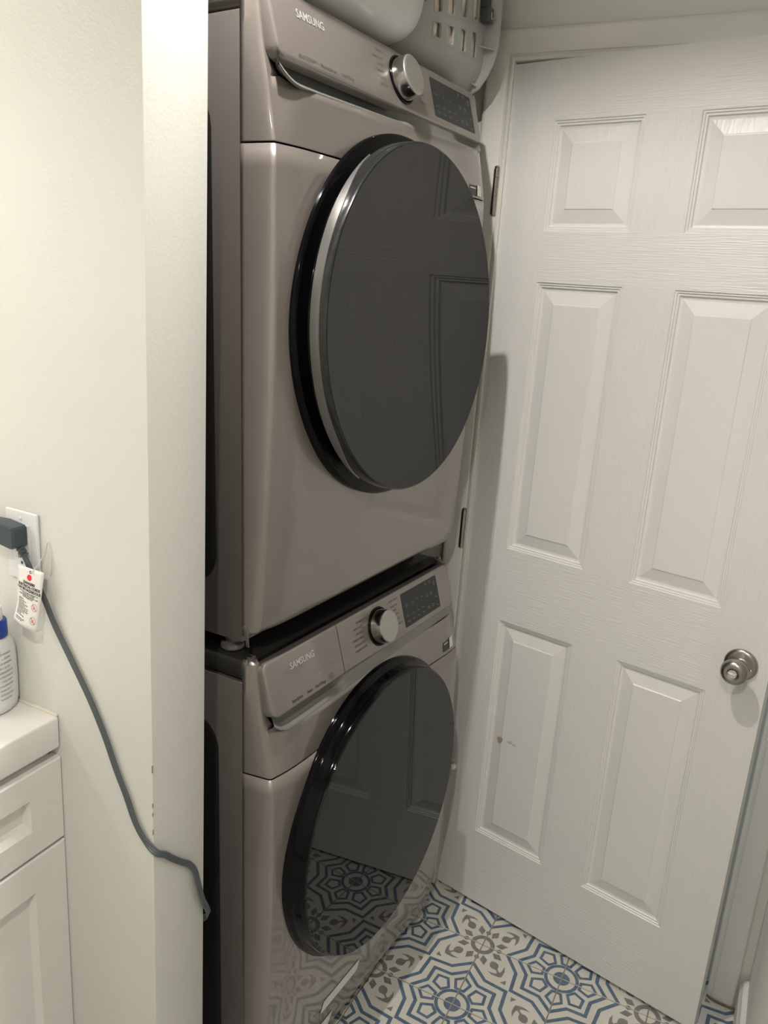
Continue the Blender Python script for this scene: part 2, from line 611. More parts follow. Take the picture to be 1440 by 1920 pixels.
bm = bmesh.new()
h = T / 2 - gr
box(bm, (-h, -h, -0.0085), (h, h, 0.0), 0.0006, 1)
for f in bm.faces:
    f.material_index = 0
k = 0
for P, mi in ((blue_quadrant(), 1), (grey_quadrant(), 2)):
    for p in P:
        k += 1
        hh = 0.00010 + 0.0000006 * k
        if mi == 1:
            add_shape(bm, p, 1, hh)
            add_shape(bm, [(1 - x, 1 - y) for x, y in p], 1, hh)
        else:
            add_shape(bm, [(1 - y, x) for x, y in p], 2, hh)
            add_shape(bm, [(y, 1 - x) for x, y in p], 2, hh)
tile_me = bpy.data.meshes.new('tile')
bm.to_mesh(tile_me)
bm.free()
for m_ in (M['cream'], M['blue'], M['grey']):
    tile_me.materials.append(m_)
for i in range(-12, 1):
    for j in range(-9, 7):
        cx, cy = GX + (i + 0.5) * T, GY + (j + 0.5) * T
        if cx < -1.95 or cy > YB - 0.05 or cy < -2.4:
            continue
        if i == 0 and j not in range(-9, 7):
            continue
        t = bpy.data.objects.new('tile', tile_me)
        COL.objects.link(t)
        t.parent = floor
        t.location = (cx, cy, random.uniform(-0.0003, 0.0))
        t.rotation_euler = (0, 0, 0 if (i + j) % 2 == 0 else math.pi / 2)

# ------------------------------------------------------------------ SIX-PANEL DOOR
psi = math.radians(-11.3455)
dvx, dvy = math.sin(psi), -math.cos(psi)
door = empty('door_1', (HX, HY, 0.0), math.atan2(dvy, dvx))
tag(door, kind='structure')
DW, DT = 0.719, 0.035
Z0, Z1 = 0.011, 2.052
sc = [0.0, 0.112, 0.306, 0.414, 0.608, DW]
zc = [Z0, 0.224, 0.825, 1.008, 1.617, 1.722, 1.938, Z1]
bm = bmesh.new()


def dquad(x0, x1, z0, z1, y, mi, flip=False):
    ps = [(x0, y, z0), (x1, y, z0), (x1, y, z1), (x0, y, z1)]
    f = bm.faces.new([bm.verts.new(p) for p in (ps if not flip else ps[::-1])])
    f.material_index = mi


for a in range(5):
    for b in range(7):
        ispan = a in (1, 3) and b in (1, 3, 5)
        if ispan:
            continue
        vertical = a in (0, 4) or (a == 2 and b in (1, 3, 5))
        dquad(sc[a], sc[a + 1], zc[b], zc[b + 1], 0.0, 0 if vertical else 1)
dquad(0, DW, Z0, Z1, DT, 0, True)
for ps in (((0, 0, Z0), (0, 0, Z1), (0, DT, Z1), (0, DT, Z0)), ((DW, 0, Z0), (DW, DT, Z0), (DW, DT, Z1), (DW, 0, Z1)),
           ((0, 0, Z1), (DW, 0, Z1), (DW, DT, Z1), (0, DT, Z1)), ((0, 0, Z0), (0, DT, Z0), (DW, DT, Z0), (DW, 0, Z0))):
    bm.faces.new([bm.verts.new(p) for p in ps])
bmesh.ops.remove_doubles(bm, verts=bm.verts, dist=1e-5)
obj('door_slab', bm, [M['door_v'], M['door_h']], door)
RINGS = [(0, 0), (0.0015, 0.0022), (0.0045, 0.0022), (0.006, 0.0045), (0.0095, 0.0045), (0.0115, 0.0078), (0.015, 0.0085), (0.0175, 0.0085),
         (0.043, 0.0030), (0.0445, 0.0016), (0.046, 0.0014)]


def panel_mesh(w, hgt):
    b = bmesh.new()
    rows = []
    for o_, d in RINGS:
        rows.append([(o_, d, o_), (w - o_, d, o_), (w - o_, d, hgt - o_), (o_, d, hgt - o_)])
    vs = grid(b, rows, cv=True)
    b.faces.new(vs[-1])
    me = bpy.data.meshes.new('door_panel')
    bmesh.ops.recalc_face_normals(b, faces=b.faces)
    b.to_mesh(me)
    b.free()
    me.materials.append(M['door_p'])
    return me


for z0, z1 in ((zc[1], zc[2]), (zc[3], zc[4]), (zc[5], zc[6])):
    me = panel_mesh(sc[2] - sc[1], z1 - z0)
    for x0 in (sc[1], sc[3]):
        o = bpy.data.objects.new('door_panel', me)
        COL.objects.link(o)
        o.parent = door
        o.location = (x0, 0, z0)
# paint chip and smudges on the lower left panel
bm = bmesh.new()
cx, cz = 0.152, 0.510
pts = [(cx + (0.0075 + 0.002 * math.sin(3 * a)) * math.cos(a), 0.0011, cz + (0.010 + 0.002 * math.cos(2 * a)) * math.sin(a)) for a in [k * math.pi / 6 for k in range(12)]]
poly(bm, pts)
obj('paint_chip', bm, M['chip'], door)
bm = bmesh.new()
for dx, dz, r in ((0.028, 0.004, 0.005), (0.040, 0.002, 0.004), (0.034, 0.010, 0.002)):
    poly(bm, [(cx + dx + r * 1.4 * math.cos(a), 0.0011, cz + dz + r * 0.8 * math.sin(a)) for a in [k * math.pi / 4 for k in range(8)]])
obj('smudge', bm, M['smudge'], door)
# hinges
for zt in (1.848, 1.078, 0.30):
    hz = zt - 0.0945
    hb = bmesh.new()
    for q in range(5):
        a0, a1 = hz + 0.0945 * q / 5, hz + 0.0945 * (q + 1) / 5
        lathe(hb, [(0, a0), (0.0062, a0), (0.0068, a0 + 0.0005), (0.0068, a1 - 0.0005), (0.0062, a1), (0, a1)], (-0.0085, -0.0115, 0), 'Z', 20)
    lathe(hb, [(0, hz + 0.0945), (0.0055, hz + 0.0945), (0.006, hz + 0.098), (0.003, hz + 0.1005), (0, hz + 0.101)], (-0.0085, -0.0115, 0), 'Z', 16)
    lathe(hb, [(0, hz - 0.004), (0.003, hz - 0.0035), (0.0055, hz - 0.001), (0.0055, hz), (0, hz)], (-0.0085, -0.0115, 0), 'Z', 16)
    box(hb, (-0.0055, -0.0085, hz + 0.001), (0.0015, 0.002, hz + 0.0935), 0.0004, 1)
    obj('hinge', hb, M['nickel'], door, auto=40)
# white bumper low on the hinge side
bm = bmesh.new()
lathe(bm, [(0, -0.014), (0.006, -0.013), (0.008, -0.009), (0.008, 0.0), (0, 0.0)], (0.028, 0, 0.380), 'Y', 20)
tag(obj('rubber_bumper', bm, M['cap'], door, smooth=True), label='white rubber bumper')
# knob
kz, kx = 0.905, 0.665
bm = bmesh.new()
lathe(bm, [(0, 0.0), (0.0325, 0.0), (0.0325, -0.003), (0.0305, -0.006), (0.0255, -0.0075), (0.016, -0.008), (0.0135, -0.0095), (0.012, -0.014), (0.0115, -0.024),
           (0.013, -0.030), (0.0205, -0.0345), (0.0250, -0.041), (0.0262, -0.048), (0.0245, -0.055), (0.0195, -0.060), (0.0125, -0.0615), (0.0105, -0.0595), (0, -0.0595)],
      (kx, 0, kz), 'Y', 48)
knob = obj('door_knob', bm, M['nickel'], door, smooth=True)
bm = bmesh.new()
lathe(bm, [(0, -0.0600), (0.0085, -0.0600), (0.0092, -0.0615), (0.0085, -0.0625), (0, -0.0625)], (kx, 0, kz), 'Y', 28)
box(bm, (kx - 0.0075, -0.0665, kz - 0.0018), (kx + 0.0075, -0.062, kz + 0.0018), 0.0008, 2)
obj('lock_button', bm, M['nickel_bright'], knob, auto=40)
bm = bmesh.new()
lathe(bm, [(0, -0.0085), (0.0028, -0.0085), (0.0022, -0.0098), (0, -0.0102)], (kx + 0.0215, 0, kz - 0.004), 'Y', 14)
lathe(bm, [(0, -0.0085), (0.0028, -0.0085), (0.0022, -0.0098), (0, -0.0102)], (kx - 0.0215, 0, kz + 0.004), 'Y', 14)
obj('rosette_screw', bm, M['nickel_bright'], knob, smooth=True)

# ------------------------------------------------------------------ WASHER AND DRYER
FW = Matrix(((0.9974876715, 0.0708198452, 0.0017013626, 0), (-0.0708402788, 0.9971999493, 0.0239565426, 0), (0, -0.0240168809, 0.9997115531, 0), (0, 0, 0, 1)))
FD3 = Matrix(((0.9980524345, 0.0623575852, 0.0016939611, 7.25e-06), (-0.0623805894, 0.9976843807, 0.0271023727, -0.0030829), (0, -0.0271552593, 0.9996312279, 7.87e-05), (0, 0, 0, 1)))
FD = FD3 @ Matrix.Translation((0, 0, 0.984))
UW, UH, UD = 0.686, 0.990, 0.775
PT = math.atan(0.27)


def plane_y(z):
    return -0.0355 + (z - 0.90) * 0.27


PUP = Vector((0, math.sin(PT), math.cos(PT)))


def on_panel(x, z, d=0.0):
    """point of the control panel face, d in front of it"""
    return Vector((x, plane_y(z), z)) + Vector((0, -math.cos(PT), math.sin(PT))) * d


def make_unit(kind):
    dryer = kind == 'dryer'
    root = empty('clothes_dryer' if dryer else 'washing_machine', mtx=(FD if dryer else FW))
    dm = 0.0 if dryer else -0.005
    zb = 0.048 if dryer else 0.030
    RID = [(0.03, -0.001), (0.048, -0.008), (0.075, -0.0135), (0.18, -0.0215), (0.31, -0.029), (0.45, -0.034), (0.60, -0.0365), (0.72, -0.0362), (0.782, -0.035), (0.82, -0.0285), (0.86, -0.0215), (0.906, -0.012), (0.957, -0.004), (0.99, 0.001)]

    def yr(z):
        return smooth_interp(RID, z) + dm * max(0, min(1, (0.83 - z) / 0.1)) * (lambda t: t * t * (3 - 2 * t))(max(0, min(1, (z - 0.03) / 0.35)))
    # ---- cabinet body: shell with embossed side panels
    zl = 0.9476
    bm = bmesh.new()
    box(bm, (0.0003, 0.0178, 0.036), (UW - 0.0003, UD, zl), 0.002, 2)
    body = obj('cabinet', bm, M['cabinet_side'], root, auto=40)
    # embossed side recess: rounded plate, its colour holding the black of the unlit gap it reflects
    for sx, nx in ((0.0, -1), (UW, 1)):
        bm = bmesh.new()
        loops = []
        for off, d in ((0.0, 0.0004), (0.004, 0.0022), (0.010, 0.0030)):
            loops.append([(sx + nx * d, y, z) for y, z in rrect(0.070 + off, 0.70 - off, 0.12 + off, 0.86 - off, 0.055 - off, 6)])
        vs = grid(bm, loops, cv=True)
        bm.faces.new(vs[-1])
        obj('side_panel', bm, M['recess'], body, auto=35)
    # ---- top lid
    bm = bmesh.new()
    box(bm, (0.0, 0.012, zl + 0.002), (UW, UD, UH), 0.012, 4)
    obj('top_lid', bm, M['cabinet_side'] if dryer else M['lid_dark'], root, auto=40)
    # ---- front sheet (lower) and upper surround

    def rs(x, y):
        # the right edge stands a little further forward than the left one
        return (UW - x * (0.62 if x < 0.016 else 0.62 + 0.38 * min(1, (x - 0.016) / 0.06)), y - 0.013 * min(1, max(0, (0.012 - y) / 0.012)) * max(0.25, 1 - x / 0.12))

    def section(z, bulge):
        y0 = yr(z)
        pts = [(0.0, 0.017), (0.0006, 0.010), (0.0075, y0 + 0.0075), (0.0092, y0 + 0.003), (0.0118, y0 + 0.0004), (0.0150, y0 - 0.0003),
               (0.0200, y0 - 0.0008), (0.030, y0 - bulge * 0.30), (0.045, y0 - bulge * 0.62), (0.065, y0 - bulge * 0.86), (0.095, y0 - bulge)]
        return pts

    def sheet(bm, zs, bulge_f, ycap=None):
        rows = []
        for z in zs:
            L = section(z, bulge_f(z))
            xs = [0.15, 0.22, UW / 2, UW - 0.22, UW - 0.15]
            row = [(x, y, z) for x, y in L] + [(x, L[-1][1], z) for x in xs] + [rs(x, y) + (z,) for x, y in L[::-1]]
            rows.append(row)
        return grid(bm, rows)
    bl = (lambda z: 0.008)
    bm = bmesh.new()
    zs = [zb + 0.0005, zb + 0.003, zb + 0.008, zb + 0.016, zb + 0.030] + [zb + 0.03 + (0.781 - zb - 0.03) * k / 24 for k in range(1, 25)]
    vs = sheet(bm, zs, bl)
    # tuck the bottom edge under
    for kk, (row, dz) in enumerate(((vs[0], 0.020), (vs[1], 0.010), (vs[2], 0.004), (vs[3], 0.001))):
        for v in row:
            if v.co.y < 0.010:
                v.co.y = min(0.010, v.co.y + dz)
    # back edge return so that the sheet has thickness
    f1 = obj('front_panel', bm, M['champagne'], root, auto=28)
    sol = f1.modifiers.new('thickness', 'SOLIDIFY')
    sol.thickness = 0.0012
    sol.offset = 0
    # upper surround: from the seam to the band, plus sides up to the top

    def zlow_f(x):
        e = min(1, max(0, (x - 0.014) / 0.045))
        r_ = min(1, max(0, (0.672 - x) / 0.03))
        return 0.860 + 0.021 * (1 - e) ** 2.2 + 0.006 * (1 - r_) ** 2 + 0.011 * min(1, max(0, (x - 0.10) / 0.50))
    bm = bmesh.new()
    zs = [0.7835, 0.785, 0.80, 0.82, 0.835, 0.850, 0.866]
    rows = []
    for z in zs:
        L = section(z, 0.0)
        yc = interp([(0.7835, yr(0.782) - 0.008), (0.83, -0.0425), (0.866, plane_y(0.866) + 0.0045)], z)
        Lb = []
        y0 = yr(z)
        for x, y in L:
            if x < 0.020:
                Lb.append((x, y))
            else:
                t = interp([(0.020, 0.04), (0.030, 0.30), (0.045, 0.62), (0.065, 0.86), (0.095, 1.0)], x)
                Lb.append((x, y0 - 0.0008 + (yc - y0 + 0.0008) * t))
        xs = [0.15, 0.22, UW / 2, UW - 0.22, UW - 0.15]
        rows.append([(x, y, z) for x, y in Lb] + [(x, yc, z) for x in xs] + [rs(x, y) + (z,) for x, y in Lb[::-1]])
        if z > 0.8655:
            rr_ = []
            for x, y, z_ in rows[-1]:
                if 0.021 < x < 0.668:
                    z2 = zlow_f(x)
                    rr_.append((x, y + 0.25 * (z2 - z_), z2))
                else:
                    rr_.append((x, y, z_))
            rows[-1] = rr_
    grid(bm, rows)
    # side posts beside the control panel, closing over the top
    zt = [0.866 + (UH - 0.866) * k / 12 for k in range(0, 13)]
    for sd in (0, 1):
        rows = []
        for z in zt:
            y0 = yr(z)
            top = max(0.0, (z - (UH - 0.014)) / 0.014)
            dy = 0.010 * top * top
            L = [(x + 0.004 * top * top, y + (dy if y < 0.009 else 0)) for x, y in section(z, 0.0)[:7]]
            wx = 0.010 * max(0.0, min(1.0, (0.886 - z) / 0.02))
            L += [(0.0225 + wx, y0 + 0.001 + dy - 0.4 * wx), (0.0235 + wx, y0 + 0.014 + dy)]
            rows.append([(rs(x, y) if sd else (x, y)) + (z,) for x, y in L])
        grid(bm, rows)
    bmesh.ops.remove_doubles(bm, verts=bm.verts, dist=1e-5)
    # top strip between lid and control panel and backing sheet behind the panel
    bx0, bx1 = 0.020, UW - 0.020
    f2 = obj('upper_surround', bm, M['champagne'], root, auto=28)
    sol = f2.modifiers.new('thickness', 'SOLIDIFY')
    sol.thickness = 0.0010
    sol.offset = 0
    b3 = bmesh.new()
    rows = [[(x, plane_y(z) + 0.036, z) for x in (bx0, bx1)] for z in (0.850, 0.93, 0.965)]
    rows.append([(x, 0.006, UH - 0.0030) for x in (bx0, bx1)])
    rows.append([(x, 0.030, UH + 0.0004) for x in (bx0, bx1)])
    grid(b3, rows)
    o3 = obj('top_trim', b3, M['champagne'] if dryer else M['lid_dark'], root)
    sol = o3.modifiers.new('thickness', 'SOLIDIFY')
    sol.thickness = 0.0010
    sol.offset = 0
    # ---- band with finger grip below the control panel
    pocket = (0.030, 0.43) if dryer else (0.030, 0.232)
    bm = bmesh.new()
    rows = []
    n = 80
    for k in range(n + 1):
        x = 0.016 + (0.668 - 0.016) * k / n
        zlow = zlow_f(x)
        ta = max(0, min(1, (x - pocket[0] + 0.012) / 0.03))
        tb = max(0, min(1, (pocket[1] - x) / (0.16 if dryer else 0.035)))
        d = 0.0045 + 0.0260 * min(ta * (2 - ta), (tb * tb * (3 - 2 * tb)))
        if dryer:
            tc = max(0, min(1, (x - 0.545) / 0.03)) * max(0, min(1, (0.662 - x) / 0.02))
            d = max(d, 0.0045 + 0.009 * tc)
        yb = plane_y(zlow) + 0.004
        q_ = (d - 0.0045)
        rows.append([(x, yb + 0.003, zlow - 0.0022), (x, yb, zlow), (x, plane_y(zlow + 0.003) + 0.0040, zlow + 0.0030), (x, plane_y(zlow + 0.005) + 0.0045 + q_ * 0.30, zlow + 0.0052),
                     (x, plane_y(zlow + 0.008) + 0.0045 + q_ * 0.75, zlow + 0.0085), (x, plane_y(0.880) + d, 0.8815), (x, plane_y(0.90) + max(d, 0.003), 0.900)])
    grid(bm, rows)
    bm.faces.ensure_lookup_table()
    for f in bm.faces:
        cz_ = f.calc_center_median()
        if f.index % 6 < 2 and pocket[0] - 0.02 < cz_.x < pocket[1]:
            f.material_index = 1
    obj('grip_band', bm, [M['band'], M['band_lip']], root, auto=50)
    # ---- control panel slab(s)
    segs = [(0.014, UW - 0.014)] if dryer else [(0.014, 0.2235), (0.2245, UW - 0.014)]
    for si, (x0, x1) in enumerate(segs):
        bm = bmesh.new()
        zz0, zz1 = 0.8905, 0.9835
        RR = 0.016
        loops = []
        for inset, d in ((0.004, -0.022), (0.0, -0.020), (0.0, -0.0035), (0.0010, -0.0015), (0.0030, -0.0004), (0.0055, 0.0)):
            pts = rrect(x0 + inset, x1 - inset, zz0 + inset, zz1 - inset, RR - inset * 0.6, 6)
            if len(segs) == 2:
                # square off the joint side
                q = []
                for x, z in pts:
                    if si == 0 and x > x1 - inset - RR * 1.01:
                        zc_ = zz0 + min(inset, 0.0055) if z < (zz0 + zz1) / 2 else zz1 - inset
                        ii = min(inset, 0.0006)
                        q.append((x1 - ii, zc_))
                    elif si == 1 and x < x0 + inset + RR * 1.01:
                        zc_ = zz0 + inset if z < (zz0 + zz1) / 2 else zz1 - inset
                        q.append((x0 + min(inset, 0.0006), zc_))
                    else:
                        q.append((x, z))
                pts = q
            loops.append([tuple(on_panel(x, z, d)) for x, z in pts])
        vs = grid(bm, loops, cv=True)
        bm.faces.new(vs[-1])
        bm.faces.new(vs[0][::-1])
        bmesh.ops.remove_doubles(bm, verts=bm.verts, dist=1e-6)
        nm = 'control_panel' if (dryer or si == 1) else 'detergent_drawer'
        cp = obj(nm, bm, M['champagne'], root, auto=30)
        if nm == 'control_panel':
            cpanel = cp
        if si == 0:
            first = cp
    # ---- display
    if dryer:
        lx0, lx1, lz0, lz1 = 0.472, 0.643, 0.9035, 0.9690
    else:
        lx0, lx1, lz0, lz1 = 0.456, 0.6125, 0.9020, 0.9720
    bm = bmesh.new()
    poly(bm, [tuple(on_panel(x, z, 0.0004)) for x, z in rrect(lx0, lx1, lz0, lz1, 0.003, 3)])
    lcd = obj('display', bm, M['lcd'], cpanel)
    bm = bmesh.new()
    w, hg = lx1 - lx0, lz1 - lz0

    def dpr(u, v, s, sz, al='CENTER'):
        text_bm(bm, s, on_panel(lx0 + u * w, lz0 + v * hg, 0.0007), sz, (1, 0, 0), PUP, al)
    rows_txt = [(0.10, 0.60, 'Delay\nEnd'), (0.27, 0.60, 'Temp'), (0.40, 0.62, 'Soil'), (0.53, 0.62, 'Spin')] if not dryer else [(0.10, 0.60, 'Dry Level'), (0.27, 0.60, 'Temp'), (0.42, 0.60, 'Time')]
    for u, v, s in rows_txt:
        dpr(u, v, s, 0.0036)
    for u in (0.10, 0.24, 0.38, 0.52):
        dpr(u, 0.30, 'Normal' if u < 0.3 else 'Medium', 0.0032)
        dpr(u, 0.14, 'Temp' if u < 0.2 else ('Level' if u < 0.3 else 'Time'), 0.0042)
        for v in (0.50, 0.43, 0.37):
            dpr(u, v, '-', 0.0034)
    for u in (0.68, 0.80):
        for v, s in ((0.90, 'Smart\nCare'), (0.55, 'Child\nLock'), (0.18, 'Delay\nStart')):
            dpr(u, v, s, 0.0040)
    dpr(0.93, 0.10, 'Start', 0.0040)
    # power ring and start mark
    for r0, (u, v) in ((0.0046, (0.92, 0.80)),):
        c0 = on_panel(lx0 + u * w, lz0 + v * hg, 0.0007)
        for q in range(20):
            a, b = 2 * math.pi * q / 20, 2 * math.pi * (q + 1) / 20
            poly(bm, [c0 + Vector((r * math.cos(t), 0, 0)) + PUP * (r * math.sin(t)) for r, t in ((r0, a), (r0, b), (r0 - 0.0009, b), (r0 - 0.0009, a))])
    dpr(0.92, 0.36, '>II', 0.0062)
    dpr(0.92, 0.56, '-', 0.0062)
    obj('display_print', bm, M['lcd_print'], lcd, normals=False)
    # ---- cycle names around the dial
    kx_, kz_ = 0.360, 0.937
    if dryer:
        left = [('TIME DRY', 0.967), ('HEAVY DUTY', 0.9555), ('TOWELS', 0.9455), ('PERM PRESS', 0.9355), ('DELICATES', 0.9255), ('BEDDING', 0.9155)]
        right = [('QUICK DRY', 0.9655), ('WOOL', 0.9555), ('AIR', 0.9465), ('ACTIVE', 0.9370), ('SANITIZE', 0.9275), ('SENSOR DRY', 0.9155)]
        xr_ = 0.412
    else:
        left = [('NORMAL', 0.9655), ('HEAVY DUTY', 0.9555), ('BEDDING', 0.9455), ('STEAM NORMAL', 0.9355), ('STEAM WHITES', 0.9255), ('STEAM SANITIZE', 0.9155)]
        right = [('QUICK WASH', 0.9690), ('DELICATES', 0.9580), ('TOWELS', 0.9490), ('RINSE+SPIN', 0.9395), ('SELF CLEAN', 0.9300), ('DOWNLOADED', 0.9190)]
        xr_ = 0.408
    bm = bmesh.new()
    for q, (s, z) in enumerate(left):
        xx = 0.308 - 0.006 * math.sin(math.pi * (q + 0.5) / 6) + 0.004
        text_bm(bm, s, on_panel(xx - 0.002, z, 0.0004), 0.0054, (1, 0, 0), PUP, 'RIGHT', off=0.00005)
    for q, (s, z) in enumerate(right):
        xx = xr_ + 0.004 * math.sin(math.pi * (q + 0.5) / 6)
        text_bm(bm, s, on_panel(xx, z, 0.0004), 0.0054, (1, 0, 0), PUP, 'LEFT', off=0.00005)
    for z, s in ((0.9655, -1), (0.9155, -1), (0.9670, 1), (0.9175, 1)):
        xa = kx_ + s * 0.036
        xb = kx_ + s * 0.046
        poly(bm, [tuple(on_panel(x, zz, 0.0004)) for x, zz in ((xa, z), (xb, z), (xb, z + 0.0004), (xa, z + 0.0004))])
    obj('cycle_lettering', bm, M['print_mid'], cpanel, normals=False)['kind'] = 'stuff'
    # ---- dial
    N = Vector((0, -math.cos(PT), math.sin(PT)))
    base = empty('tmp')
    kb = obj('dial_ring', lathe(bmesh.new(), [(0.0345, 0.001), (0.0385, 0.0005), (0.0392, -0.0012), (0.0385, -0.0022), (0.0360, -0.0022), (0.0352, -0.001), (0.0345, 0.001)], (0, 0, 0), 'Y', 64), M['black_gloss'], cpanel, smooth=True)
    Rk = Matrix.Rotation(-PT, 4, 'X')
    KM = Matrix.Translation(on_panel(kx_, kz_, 0)) @ Rk
    kb.matrix_local = KM
    bpy.data.objects.remove(base)
    pr = [(0.0350, 0.001), (0.0345, -0.004), (0.0325, -0.0225), (0.0322, -0.0235)]
    dk = obj('dial', lathe(bmesh.new(), pr, (0, 0, 0), 'Y', 64), M['chrome'], cpanel, smooth=True)
    dk.matrix_local = KM
    fc = obj('dial_face', lathe(bmesh.new(), [(0.0322, -0.0235), (0.0318, -0.0250), (0.0300, -0.0262), (0.0280, -0.0262), (0.0, -0.0256)], (0, 0, 0), 'Y', 64), M['dial_face'], dk, auto=20)
    # ---- lettering left
    bm = bmesh.new()
    if dryer:
        text_bm(bm, 'SAMSUNG', on_panel(0.072, 0.957, 0.0006), 0.0165, (1, 0, 0), PUP, 'LEFT', sx=0.90, off=0.0002)
        obj('logo_lettering', bm, M['logo'], first, normals=False)
        bm = bmesh.new()
        text_bm(bm, 'MULTISTEAM\u2122', on_panel(0.060, 0.9005, 0.0004), 0.0078, (1, 0, 0), PUP, 'LEFT', sx=0.82, off=0.0001)
        text_bm(bm, 'MoistureSensor', on_panel(0.113, 0.9005, 0.0004), 0.0080, (1, 0, 0), PUP, 'LEFT', sx=0.80, off=0.0001)
        text_bm(bm, 'SmartThings', on_panel(0.168, 0.9005, 0.0004), 0.0080, (1, 0, 0), PUP, 'LEFT', sx=0.80, off=0.0001)
        obj('feature_lettering', bm, M['print_mid'], first, normals=False)
    else:
        text_bm(bm, 'SAMSUNG', on_panel(0.078, 0.957, 0.0006), 0.0165, (1, 0, 0), PUP, 'LEFT', sx=0.92, off=0.0002)
        obj('logo_lettering', bm, M['logo'], first, normals=False)
        bm = bmesh.new()
        text_bm(bm, 'SuperSpeed', on_panel(0.066, 0.9010, 0.0004), 0.0078, (1, 0, 0), PUP, 'LEFT', sx=0.80, off=0.00018, shear=0.1)
        text_bm(bm, 'Steam', on_panel(0.109, 0.9010, 0.0004), 0.0078, (1, 0, 0), PUP, 'LEFT', sx=0.80, off=0.00018, shear=0.1)
        text_bm(bm, 'SmartThings', on_panel(0.133, 0.9010, 0.0004), 0.0078, (1, 0, 0), PUP, 'LEFT', sx=0.80, off=0.00018, shear=0.1)
        # small square mark with a wave
        for (xa, xb, za, zb_) in ((0.178, 0.1885, 0.8975, 0.8980), (0.178, 0.1885, 0.9070, 0.9075), (0.178, 0.1785, 0.8975, 0.9075), (0.188, 0.1885, 0.8975, 0.9075), (0.180, 0.1865, 0.9008, 0.9014), (0.180, 0.1865, 0.9030, 0.9034)):
            poly(bm, [tuple(on_panel(x, z, 0.0004)) for x, z in ((xa, za), (xb, za), (xb, zb_), (xa, zb_))])
        obj('feature_lettering', bm, M['print_dark'], first, normals=False)
    # ---- energy sticker at the right edge, no code printed on it
    yface = yr(0.79) - 0.0015
    zs0 = 0.788
    bm = bmesh.new()
    xa, xb = (0.606, 0.660)
    if dryer:
        za, zb_ = 0.787, 0.806
    else:
        za, zb_ = 0.792, 0.815
        xa, xb = 0.612, 0.660

    def fy(x, z):
        yc = interp([(0.7835, yr(0.782) - 0.008), (0.83, -0.0425), (0.866, plane_y(0.866) + 0.0045)], z)
        y0 = yr(z)
        d = UW - x
        t = interp([(0.020, 0.04), (0.030, 0.30), (0.045, 0.62), (0.065, 0.86), (0.095, 1.0)], d)
        return rs(d, y0 - 0.0008 + (yc - y0 + 0.0008) * t)[1] - 0.0012
    xm = xa + (xb - xa) * 0.60
    grid(bm, [[(x, fy(x, z), z) for x in (xa, (xa + xm) / 2, xm)] for z in (za, zb_)])
    st = obj('energy_sticker', bm, M['label_dark'], root)
    st['label'] = 'small dark sticker with a white square at the right edge'
    bm = bmesh.new()
    grid(bm, [[(x, fy(x, z) - 0.0012, z) for x in (xm, (xm + xb) / 2, xb)] for z in (za + 0.001, zb_ + 0.002)])
    grid(bm, [[(x, fy(x, z) - 0.0004, z) for x in (xa + 0.002, xm - 0.006)] for z in (zb_ - 0.006, zb_ - 0.004)])
    obj('sticker_print', bm, M['label_white'], st)

    # ---- door
    if dryer:
        c = (0.343, 0.0, 0.5410)
        R = 0.2913
        yg = -0.0969
        bm = bmesh.new()
        lathe(bm, [(0.3050, -0.030), (0.3050, -0.0480), (0.3040, -0.0500), (0.2990, -0.0515), (0.279, -0.0535), (0.277, -0.058), (0.279, -0.0660), (0.2895, -0.0690), (0.2895, -0.0700), (0.27, -0.0700)], c, 'Y', 128)
        dr = obj('door', bm, M['black_gloss'], root, smooth=True)
        bm = bmesh.new()
        lathe(bm, [(0.2890, -0.0690), (0.2911, -0.0700), (0.2913, -0.0930), (0.2900, -0.0960), (0.2885, -0.0968)], c, 'Y', 128)
        obj('door_rim', bm, M['rim_dark'], dr, auto=30)
        # silver finger strip on the left part of the rim
        bm = bmesh.new()
        rows = []
        for q in range(61):
            a = math.radians(120 + (240 - 120) * q / 60)
            t = q / 60
            e = min(1, t / 0.22, (1 - t) / 0.20)
            e = e * e * (3 - 2 * e)
            ya = -0.0690
            yb = -0.0690 - 0.0020 - 0.0135 * e
            row = []
            for r, y in ((0.2905, ya + 0.0006), (0.2926, ya), (0.2930, (ya + yb) / 2), (0.2926, yb), (0.2905, yb - 0.0006)):
                row.append((c[0] + r * math.cos(a), y, c[2] + r * math.sin(a)))
            rows.append(row)
        grid(bm, rows)
        obj('handle_strip', bm, M['silver'], dr, auto=40)
        bm = bmesh.new()
        lathe(bm, [(0.2893, -0.0962), (0.2880, yg - 0.0004), (0.2862, yg), (0.0, yg)], c, 'Y', 128)
        obj('door_glass', bm, M['glass'], dr, auto=15)
    else:
        c = (0.3388, 0.0, 0.5593)
        yg = -0.0861
        bm = bmesh.new()
        lathe(bm, [(0.3060, -0.036), (0.3060, -0.0500), (0.3045, -0.0525), (0.3005, -0.0540), (0.2970, -0.0560), (0.2950, -0.0610), (0.2945, -0.0740), (0.2930, -0.0800), (0.2905, -0.0835)], c, 'Y', 128)
        dr = obj('door', bm, M['black_gloss'], root, smooth=True)
        bm = bmesh.new()
        lathe(bm, [(0.2905, -0.0835), (0.2896, -0.0856), (0.2880, yg), (0.0, yg)], c, 'Y', 128)
        obj('door_glass', bm, M['glass'], dr, auto=15)
        # lower labels and filter cover outline
        def ff(x, z):
            y0 = yr(z)
            t = interp([(0.020, 0.04), (0.030, 0.30), (0.045, 0.62), (0.065, 0.86), (0.095, 1.0)], x)
            return y0 - 0.008 * t - 0.0016
        bm = bmesh.new()
        grid(bm, [[(x, ff(x, z), z) for x in xs_] for z, xs_ in ((0.1285, (0.188, 0.2575, 0.327)), (0.1555, (0.198, 0.2665, 0.335)))])
